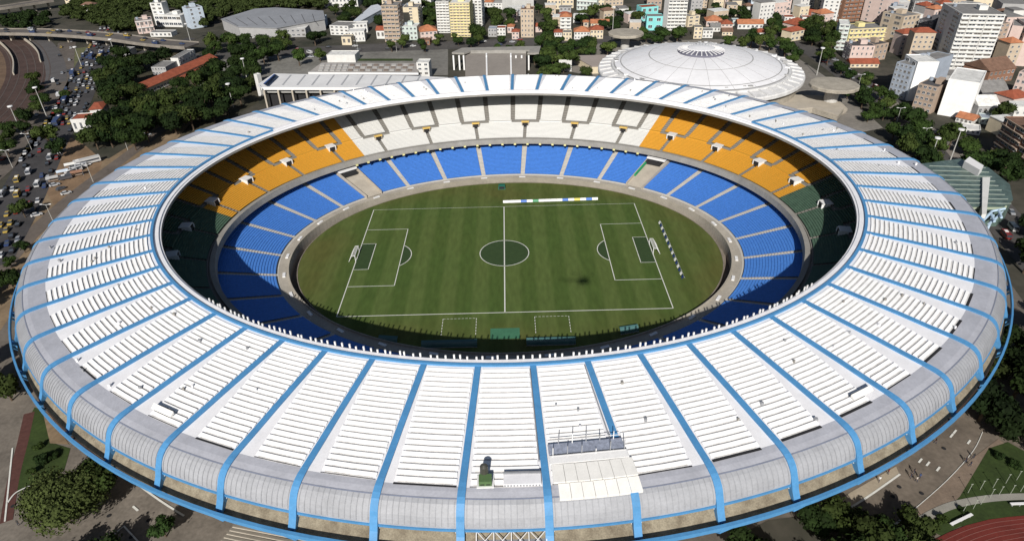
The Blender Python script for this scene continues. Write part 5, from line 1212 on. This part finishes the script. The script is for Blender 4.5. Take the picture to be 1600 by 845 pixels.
for i, (x, y, s_) in enumerate(((62, 700, 1.6), (70, 722, 2.2), (84, 716, 1.8), (52, 742, 1.4), (1470, 815, 1.6), (1456, 824, 2.0), (1500, 798, 1.2), (1560, 716, 1.5), (1585, 730, 1.9))):
    g = tree(at(x, y), s_, ('low dark bush on the lower left lawn, ' if x < 800 else 'low bush on the lawn by the red track, ')+('smallest' if s_ < 1.45 else 'small' if s_ < 1.7 else 'mid sized' if s_ < 1.95 else 'larger')+' of its lawn', 'bushes on the lawns', i % 6, .8); g.name = 'bush'; g['category'] = 'bush'; g.location.z = -.6*s_/2
# drain covers and oil stained patches on the forecourts
mh = None
for x, y in ((170, 805), (232, 812), (205, 838), (20, 790), (1350, 800), (1405, 760), (1440, 770), (1475, 700), (1395, 775), (1310, 838)):
    if mh is None: b_ = MB().mat(DARK); b_.lathe([(0, .03), (.45, .03), (.5, 0)], (0, 0), 16); mh = b_.build('drain_cover'); o = mh
    else: o = mh.copy(); col.objects.link(o)
    o.location = at(x, y, .17); tag(o, 'dark round drain cover set in the forecourt asphalt', 'drain cover', 'drain covers of the forecourts')
# big olive tree at lower left with fine leaves
bt = crown_mesh(77, 9.6, 5.6, 17000, .5, 30); g = empty('olive_tree', tuple(at(108, 812)), 0, 'large sprawling olive green tree on the lower left corner pavement', 'tree')
o = bt.build('crown', g); o.location = (0, 0, 6.8); o.color = (1.5, 1.22, 1.4, 1); trunk_mb(5.5, .5, 6).build('trunk', g)
bt = crown_mesh(78, 7.0, 4.8, 8000, .62, 18); g = empty('dark_tree', tuple(at(166, 775)), 0, 'darker tree hugging the ring behind the large olive green tree', 'tree')
o = bt.build('crown', g); o.location = (0, 0, 6.2); o.color = (.75, .75, .7, 1); trunk_mb(5, .4, 4).build('trunk', g)
# far woods that read as one mass
def wood(px, sp, s0, s1, name, label, seed, tint):
    W = [at(x, y, 3) for x, y in px]; rs = random.Random(seed); b = MB().mat(LEAF); x0, x1 = min(p.x for p in W), max(p.x for p in W); y0, y1 = min(p.y for p in W), max(p.y for p in W)
    src = [bpy.data.meshes.new('t') for _ in ()]
    y = y0
    cr = [crown_mesh(200+k, 5, 4, 330, 1.2, 8) for k in range(4)]
    while y < y1:
        x = x0
        while x < x1:
            p = (x+rs.uniform(-.45, .45)*sp, y+rs.uniform(-.45, .45)*sp); x += sp
            if not inside(p, W) or blocked(p, 1) or any((p[0]-a)**2+(p[1]-b_)**2 < 36 for a, b_ in placed): continue
            c = cr[rs.randrange(4)]; s = rs.uniform(s0, s1)/5; a = rs.uniform(0, 6.28); zz = rs.uniform(4, 6.5)
            b.add([(p[0]+s*(v[0]*cos(a)-v[1]*sin(a)), p[1]+s*(v[0]*sin(a)+v[1]*cos(a)), zz+s*v[2]) for v in c.v], c.f)
        y += sp
    o = b.build(name, loc=tuple(W[0])); o.color = (tint, tint, tint, 1); tag(o, label, 'woodland', kind='stuff')
wood([(86, 28), (120, -8), (530, -14), (510, 12), (430, 10), (345, 26), (325, 40), (298, 40), (290, 12), (215, 20), (214, 50), (170, 48), (140, 30)], 10, 5.5, 8, 'woodland', 'dark mass of woodland along the top left of the picture', 41, .62)
wood([(0, 24), (60, 18), (80, 30), (90, 45), (0, 46)], 10, 4.5, 7, 'woodland', 'dark tree belt between the two overpasses', 42, .6)
wood([(560, 0), (600, 0), (600, 8), (575, 10)], 9, 5, 7, 'woodland', 'dark tree mass at the top edge beside the long shed', 43, .6)
gm = MB().mat(M('weeds', (.030, .042, .014), .95, 0, .3, .2)); 
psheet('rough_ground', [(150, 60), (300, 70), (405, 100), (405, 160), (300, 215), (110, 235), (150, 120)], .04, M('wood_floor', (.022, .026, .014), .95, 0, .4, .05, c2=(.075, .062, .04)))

# ------------------------------------------------------------------ vehicles
CARP = M('car_paint', (1, 1, 1), .35, 0, .02, 1, objcol=True, spec=.5); TYRE = M('tyre', (.02, .02, .02), .8)
def car_mesh(L=4.4, W_=1.8, H=1.45, kind='car'):
    b = MB().mat(CARP)
    def loft(secs):      # (x, halfwidth, z0, z1)
        for (xa, wa, za, ya), (xb, wb, zb_, yb) in zip(secs, secs[1:]):
            b.hexa([(xa, -wa, za), (xb, -wb, zb_), (xb, wb, zb_), (xa, wa, za)], [(xa, -wa*.97, ya), (xb, -wb*.97, yb), (xb, wb*.97, yb), (xa, wa*.97, ya)])
    w2 = W_/2
    if kind == 'car':
        loft([(-L/2, w2*.85, .35, .78), (-L/2+.4, w2, .25, .9), (L/2-.9, w2, .25, .88), (L/2-.2, w2*.92, .28, .72), (L/2, w2*.8, .35, .6)])
        b.mat(GLASS); b.hexa([(-L/2+.5, -w2*.93, .9), (L/2-1.1, -w2*.93, .88), (L/2-1.1, w2*.93, .88), (-L/2+.5, w2*.93, .9)], [(-L/2+1.0, -w2*.75, H-.04), (L/2-1.95, -w2*.75, H-.04), (L/2-1.95, w2*.75, H-.04), (-L/2+1.0, w2*.75, H-.04)])
        b.mat(CARP); b.box(-L/2+1.0, L/2-1.95, -w2*.75, w2*.75, H-.04, H)
        wx = (-L/2+.8, L/2-.8)
    else:
        b.box(-L/2, L/2, -w2, w2, .5, H); b.mat(GLASS); b.box(L/2, L/2+.02, -w2*.9, w2*.9, 1.2, 2.3)
        for s in (-1, 1): b.box(-L/2+.5, L/2-.5, s*w2-.01, s*w2+.02, 1.5, 2.3)
        b.mat(STEEL); b.box(-L/2+1, -L/2+2.5, -.6, .6, H, H+.15); wx = (-L/2+1.2, L/2-1.4)
    b.mat(TYRE)
    for x in wx:
        for s in (-1, 1): b.tube((x, s*(w2-.22), .33), (x, s*(w2+.01), .33), .33, n=8)
    o = b.build('car'); me = o.data; bpy.data.objects.remove(o); return me
CAR = car_mesh(); VAN = car_mesh(5.2, 2.0, 2.2, 'van'); BUS = car_mesh(11.5, 2.6, 3.1, 'van')
CC = [('white', (.5, .5, .5)), ('silver', (.42, .43, .45)), ('black', (.02, .02, .022)), ('dark grey', (.08, .08, .09)), ('yellow', (.38, .27, .06)), ('red', (.20, .025, .02)), ('blue', (.03, .05, .13)), ('white', (.55, .55, .55)), ('silver', (.28, .29, .31)), ('black', (.02, .02, .022))]
def vehicle(P, rz, where, group, rs, kinds=(CAR, VAN, BUS), wts=(.90, .08, .02), cn=None):
    me = rs.choices(kinds, wts)[0]; c = rs.choice(CC) if cn is None else [q for q in CC if q[0] == cn][0]
    nm = {CAR.name: ('car', 'car'), VAN.name: ('van', 'van'), BUS.name: ('bus', 'bus')}[me.name]
    if nm[0] == 'bus': c = rs.choice([CC[0], CC[4], CC[6]])
    o = bpy.data.objects.new(nm[0], me); col.objects.link(o); o.location = P; o.rotation_euler = (0, 0, rz); o.color = (*c[1], 1)
    tag(o, f'{c[0]} {nm[1]} {where}, {where_is(P)}', nm[1], group)
CAR.name = 'car_mesh'; VAN.name = 'van_mesh'; BUS.name = 'bus_mesh'
def traffic(path, lanes, gap, z, where, group, seed, fill=.9, flip=False, smax=9999):
    rs = random.Random(seed); path = [Vector(p) for p in path]; n = 0
    cum = [0]
    for a, b_ in zip(path, path[1:]): cum.append(cum[-1]+(b_-a).length)
    def pos(s):
        for i in range(len(path)-1):
            if cum[i+1] >= s:
                t = (s-cum[i])/(cum[i+1]-cum[i]); return path[i].lerp(path[i+1], t), (path[i+1]-path[i]).normalized()
        return None
    for ln_ in lanes:
        s = rs.uniform(0, gap)
        while s < min(cum[-1], smax):
            r = pos(s); 
            if r is None: break
            p, d = r; s += gap*rs.uniform(.85, 1.5)
            if rs.random() > fill: continue
            q = Vector((p.x-d.y*ln_, p.y+d.x*ln_, z)); ang = atan2(d.y, d.x)+(pi if flip else 0)+rs.gauss(0, .02)
            vehicle(q, ang, where, group, rs); n += 1
    return n
NV = traffic(AV, (-8.2, -4.9, -1.6, 1.7, 5.0, 8.2), 7.6, .10, 'in the avenue jam', 'traffic on the jammed avenue', 1, .64)
NV += traffic(AV2, (-3.5, 0, 3.5), 20, .10, 'on the left carriageway', 'traffic on the left carriageway', 2, .5, True)
NV += traffic(OV1, (-4.5, 0, 4.5), 16, 7.02, 'on the long overpass', 'traffic on the overpass', 3, .7)
NV += traffic(ppath([(400, 84), (480, 80), (560, 76), (680, 72), (820, 66)]), (-6, 0, 6), 22, .08, 'on the road', 'traffic behind the plaza', 4, .5)
NV += traffic(ppath([(1268, 80), (1330, 122), (1390, 165), (1450, 215), (1520, 290), (1600, 380)]), (-5, 0, 5), 16, .09, 'in the city street', 'traffic in the city street', 5, .6)
rs = random.Random(6)
for x, y, k, cn, lb_ in ((120, 268, VAN, 'white', 0), (138, 256, BUS, 'white', 0), (128, 262, VAN, 'silver', 0), (112, 272, VAN, 'white', 0), (104, 280, VAN, 'dark grey', 0), (86, 290, CAR, 'silver', 0), (96, 296, CAR, 'dark grey', 0), (104, 303, CAR, 'white', 0), (116, 262, CAR, 'silver', 0), (198, 219, CAR, 'white', 0), (222, 215, VAN, 'white', 0), (230, 212, CAR, 'silver', 0), (58, 337, CAR, 'white', 0)):
    vehicle(tuple(at(x, y, .1)), rad(40+rs.uniform(-20, 20)), 'parked on dirt', 'vehicles parked on the dirt yard', rs, (k,), (1,), cn)
for x, y, cn in ((445, 70, 'silver'), (447, 73, 'white'), (484, 84, 'white'), (486, 90, 'silver')): vehicle(tuple(at(x, y, .1)), rs.uniform(0, 3), 'parked on the plaza', 'vehicles parked on the plaza', rs, (VAN, CAR), (.5, .5), cn)
for x, y in ((1288, 98), (1296, 102), (1305, 95), (1318, 104), (1370, 168), (1388, 176)): vehicle(tuple(at(x, y, .1)), rad(-40), 'parked at the kerb', 'cars parked right of the dome', rs, (CAR,), (1,))
# market stalls and stuff on the dirt yard
for i, (x, y, c, lb_) in enumerate(((112, 263, 'white', 'white canopy stall on the dirt yard, nearest the trees'), (100, 274, 'lblue', 'pale blue canopy stall on the dirt yard'), (122, 275, 'brown', 'brown canopy stall on the dirt yard'), (84, 284, 'grey', 'grey canopy stall on the dirt yard by the avenue'))):
    g = empty('market_stall', tuple(at(x, y)), rad(30), lb_, 'stall', 'stalls on the dirt yard'); b = MB().mat(WM[c]); b.add([(-2.5, -1.5, 2.2), (2.5, -1.5, 2.2), (2.5, 1.5, 2.2), (-2.5, 1.5, 2.2), (-2.5, 0, 3), (2.5, 0, 3)], [(0, 1, 5, 4), (2, 3, 4, 5), (1, 2, 5), (3, 0, 4), (3, 2, 1, 0)]); b.build('canopy', g)
    for u, v in ((-2.4, -1.4), (2.4, -1.4), (2.4, 1.4), (-2.4, 1.4)): b = MB().mat(GSTEEL); b.bar((u, v, 0), (u, v, 2.2), .1); b.build('leg', g)
    b = MB().mat(WM['tan']); b.box(-2, 2, -.8, .8, .7, .85); b.build('counter', g)

# ------------------------------------------------------------------ masts and lamps
def mast(x, y, h, label, group, head='lamp', tilt=0):
    g = empty('street_lamp' if head == 'lamp' else 'light_mast', tuple(at(x, y)), 0, label, 'lamp' if head == 'lamp' else 'light mast', group)
    b = MB().mat(M('mast_grey', (.42, .42, .40), .6)); b.tube((0, 0, 0), (0, 0, h), .28 if head != 'lamp' else .14, .14 if head != 'lamp' else .08, 8); b.build('pole', g)
    b = MB().mat(STEEL)
    if head == 'lamp':
        for s in (-1, 1): b.bar((0, 0, h-.1), (s*1.8, 0, h+.2), .1); b.box(s*1.8-.5, s*1.8+.5, -.2, .2, h+.1, h+.3)
    else: b.lathe([(0, h+.6), (1.3, h+.4), (1.3, h-.1), (0, h-.2)], (0, 0), 10)
    b.build('lamp_head', g)
for x, y, h, lb_ in ((73, 182, 17, 'tall mast with a green top on the median of the avenue'), (34, 208, 15, 'tall pale mast between the railway and the avenue'), (182, 92, 14, 'tall mast beside the slip road'), (387, 128, 15, 'tall mast left of the striped hall'), (298, 66, 14, 'tall mast at the right end of the overpass'), (956, 68, 26, 'tall lamp mast left of the turquoise houses'), (1276, 118, 17, 'tall lamp mast right of the dome'), (1482, 258, 17, 'tall lamp mast behind the glazed building'), (1451, 258, 13, 'shorter lamp mast behind the glazed building'), (128, 105, 14, 'tall mast in the avenue below the overpass'), (365, 168, 14, 'mast among the trees left of the stadium roof')):
    mast(x, y, h, lb_, None, 'mast')
for i, (x, y) in enumerate([(146, 285), (200, 235), (85, 350), (20, 262), (50, 235), (560, 84), (620, 82), (1340, 140), (1400, 195), (1440, 228)]):
    mast(x, y, 9, 'slim twin arm street lamp standing beside '+('the service road by the verge' if i < 3 else 'the jammed avenue' if i < 5 else 'the road behind the pool building' if i < 7 else 'the city street right of the dome'), 'twin arm street lamps', 'lamp')

# ------------------------------------------------------------------ people on the right hand pavement
def person_mesh(pose):
    J = {'pel': (0, 0, .95), 'ch': (0, .02, 1.35), 'nk': (0, .02, 1.5), 'hd': (0, .03, 1.62), 'top': (0, .03, 1.74)}
    E = [('pel', 'ch'), ('ch', 'nk'), ('nk', 'hd'), ('hd', 'top')]; rd = {'pel': .15, 'ch': .17, 'nk': .06, 'hd': .10, 'top': .07}
    for s, n in ((-1, 'l'), (1, 'r')):
        st = pose*s
        J.update({n+'hip': (s*.10, 0, .9), n+'kn': (s*.11, .18*st, .5), n+'an': (s*.11, .22*st-.05, .08), n+'to': (s*.12, .22*st+.13, .04), n+'sh': (s*.19, .02, 1.42), n+'el': (s*.25, -.10*st, 1.15), n+'wr': (s*.24, -.16*st+.08, .92), n+'ha': (s*.24, -.18*st+.1, .83)})
        E += [('pel', n+'hip'), (n+'hip', n+'kn'), (n+'kn', n+'an'), (n+'an', n+'to'), ('ch', n+'sh'), (n+'sh', n+'el'), (n+'el', n+'wr'), (n+'wr', n+'ha')]
        rd.update({n+'hip': .10, n+'kn': .065, n+'an': .045, n+'to': .035, n+'sh': .065, n+'el': .045, n+'wr': .033, n+'ha': .035})
    K = list(J); me = bpy.data.meshes.new('person_base'); me.from_pydata([J[k] for k in K], [(K.index(a), K.index(c)) for a, c in E], [])
    o = bpy.data.objects.new('tmp', me); col.objects.link(o); md = o.modifiers.new('s', 'SKIN'); me.skin_vertices[0].data[0].use_root = True
    for i, k in enumerate(K): me.skin_vertices[0].data[i].radius = (rd[k], rd[k]*(.75 if k in ('ch', 'pel') else 1)); me.skin_vertices[0].data[i].use_root = (k == 'pel')
    o.modifiers.new('u', 'SUBSURF').levels = 1
    dg = bpy.context.evaluated_depsgraph_get(); m2 = bpy.data.meshes.new_from_object(o.evaluated_get(dg)); bpy.data.objects.remove(o)
    ms = [M('cloth', (1, 1, 1), .9, 0, .1, 5, objcol=True), M('skin', (.28, .16, .11), .7), M('dark_trousers', (.03, .035, .06), .9), M('hair', (.02, .015, .012), .9)]
    m2.materials.clear(); [m2.materials.append(q) for q in ms]
    for p in m2.polygons:
        c = p.center; p.material_index = 0
        if c.z < .93 and abs(c.x) < .2: p.material_index = 2
        if c.z > 1.53: p.material_index = 1 if (c.y > .06 and c.z < 1.70) else 3
        if abs(c.x) > .2 and c.z < 1.2: p.material_index = 1
    return m2
PM = [person_mesh(1), person_mesh(.35), person_mesh(-1)]
for i, (x, y, c, lb_) in enumerate(((1373, 752, (.75, .75, .75), 'person in white standing on the beige pavement under the ring'), (1387, 740, (.3, .03, .03), 'person in red on the beige pavement under the ring'), (1422, 746, (.04, .04, .05), 'person in black at the left of the small group on the asphalt'), (1427, 739, (.03, .03, .04), 'person in dark clothes at the top of the small group on the asphalt'), (1436, 747, (.06, .09, .2), 'person in blue at the right of the small group on the asphalt'), (1431, 752, (.5, .45, .4), 'person in beige at the front of the small group on the asphalt'), (1461, 692, (.05, .03, .03), 'person in dark clothes walking alone close to the ring'), (1508, 722, (.03, .03, .04), 'person in black in the pair crossing the kerb line, left one'), (1515, 728, (.05, .06, .1), 'person in dark blue in the pair crossing the kerb line, right one'), (1520, 716, (.04, .04, .04), 'person in dark grey near the lawn corner'), (30, 820, (.05, .05, .05), 'person in dark clothes on the lower left road, left one'), (44, 812, (.04, .05, .06), 'person in dark clothes on the lower left road, right one'))):
    o = bpy.data.objects.new('person', PM[i % 3]); col.objects.link(o); o.location = at(x, y, .14); o.rotation_euler = (0, 0, i*1.3); o.color = (*c, 1); o.scale = (1.05,)*3
    tag(o, lb_, 'person', 'people on foot')
for i, (x, y) in enumerate(((1438, 719), (1450, 724), (1466, 732), (1487, 680), (1492, 674), (1514, 690))):
    b = MB().mat(LINE); b.box(-.9, .9, -.22, .22, 0, .02); o = b.build('road_mark'); o.location = at(x, y, .16); o.rotation_euler = (0, 0, rad(40)); o['kind'] = 'structure'

# ------------------------------------------------------------------ the helicopter whose shadow lies on the pitch
HP = CP+SUN*11; g = empty('helicopter', tuple(HP), 0, 'helicopter in the air whose shadow falls on the pitch', 'helicopter')
b = MB().mat(M('heli_red', (.3, .05, .04), .4)); n = 14
prof = [(-1.4, .25), (-1.0, .7), (0, .95), (1.2, 1.0), (2.2, .75), (2.9, .35), (3.2, .05)]
k = 0; vs = []; fs = []
for x, r_ in prof:
    for j in range(n): vs.append((x, r_*cos(2*pi*j/n), r_*1.05*sin(2*pi*j/n)))
for i in range(len(prof)-1):
    for j in range(n): fs.append((i*n+j, i*n+(j+1) % n, (i+1)*n+(j+1) % n, (i+1)*n+j))
fs += [tuple(range(n)), tuple(range((len(prof)-1)*n, len(prof)*n))]
b.add(vs, fs); b.build('body', g)
b = MB().mat(M('heli_red', (.3, .05, .04))); b.tube((-1.2, 0, .3), (-6.6, 0, .7), .3, .14, 10); b.hexa([(-7.0, -.06, .2), (-6.3, -.06, .2), (-6.3, .06, .2), (-7.0, .06, .2)], [(-7.3, -.06, 1.7), (-6.8, -.06, 1.7), (-6.8, .06, 1.7), (-7.3, .06, 1.7)]); b.build('tail_boom', g)
for a in range(3):
    b = MB().mat(DARK); an = a*2*pi/3+.3; b.bar((.4, 0, 1.7), (.4+5.2*cos(an), 5.2*sin(an), 1.75), .32, .05); b.build('rotor_blade', g)
b = MB().mat(GSTEEL); b.tube((.4, 0, .9), (.4, 0, 1.75), .16); b.build('mast', g)
for s in (-1, 1):
    b = MB().mat(GSTEEL); b.tube((-1.2, s*1.0, -1.5), (2.4, s*1.0, -1.5), .07); b.tube((-.4, s*.6, -.8), (-.4, s*1.0, -1.5), .06); b.tube((1.4, s*.6, -.8), (1.4, s*1.0, -1.5), .06); b.build('skid', g)
seen = {}
for o in col.objects:
    if o.parent is None and o.get('category') in ('tree', 'house', 'car', 'van'): seen.setdefault(o['label'], []).append(o)
for lb_, L in seen.items():
    if len(L) > 1:
        for o in L:
            p = o.location; n2 = sorted(LMW, key=lambda t: (t[1].x-p.x)**2+(t[1].y-p.y)**2)[1][0]; q = lb_+', toward '+n2
            if len(q.split()) <= 15: o['label'] = q
seen = {}
for o in col.objects:
    if o.parent is None and o.get('label') and o.get('group'):
        if o['label'] in seen: o['group'] = seen[o['label']]
        else: seen[o['label']] = o['group']
print('TREES', NT, CNT, 'VEH', NV, 'OBJ', len(col.objects))
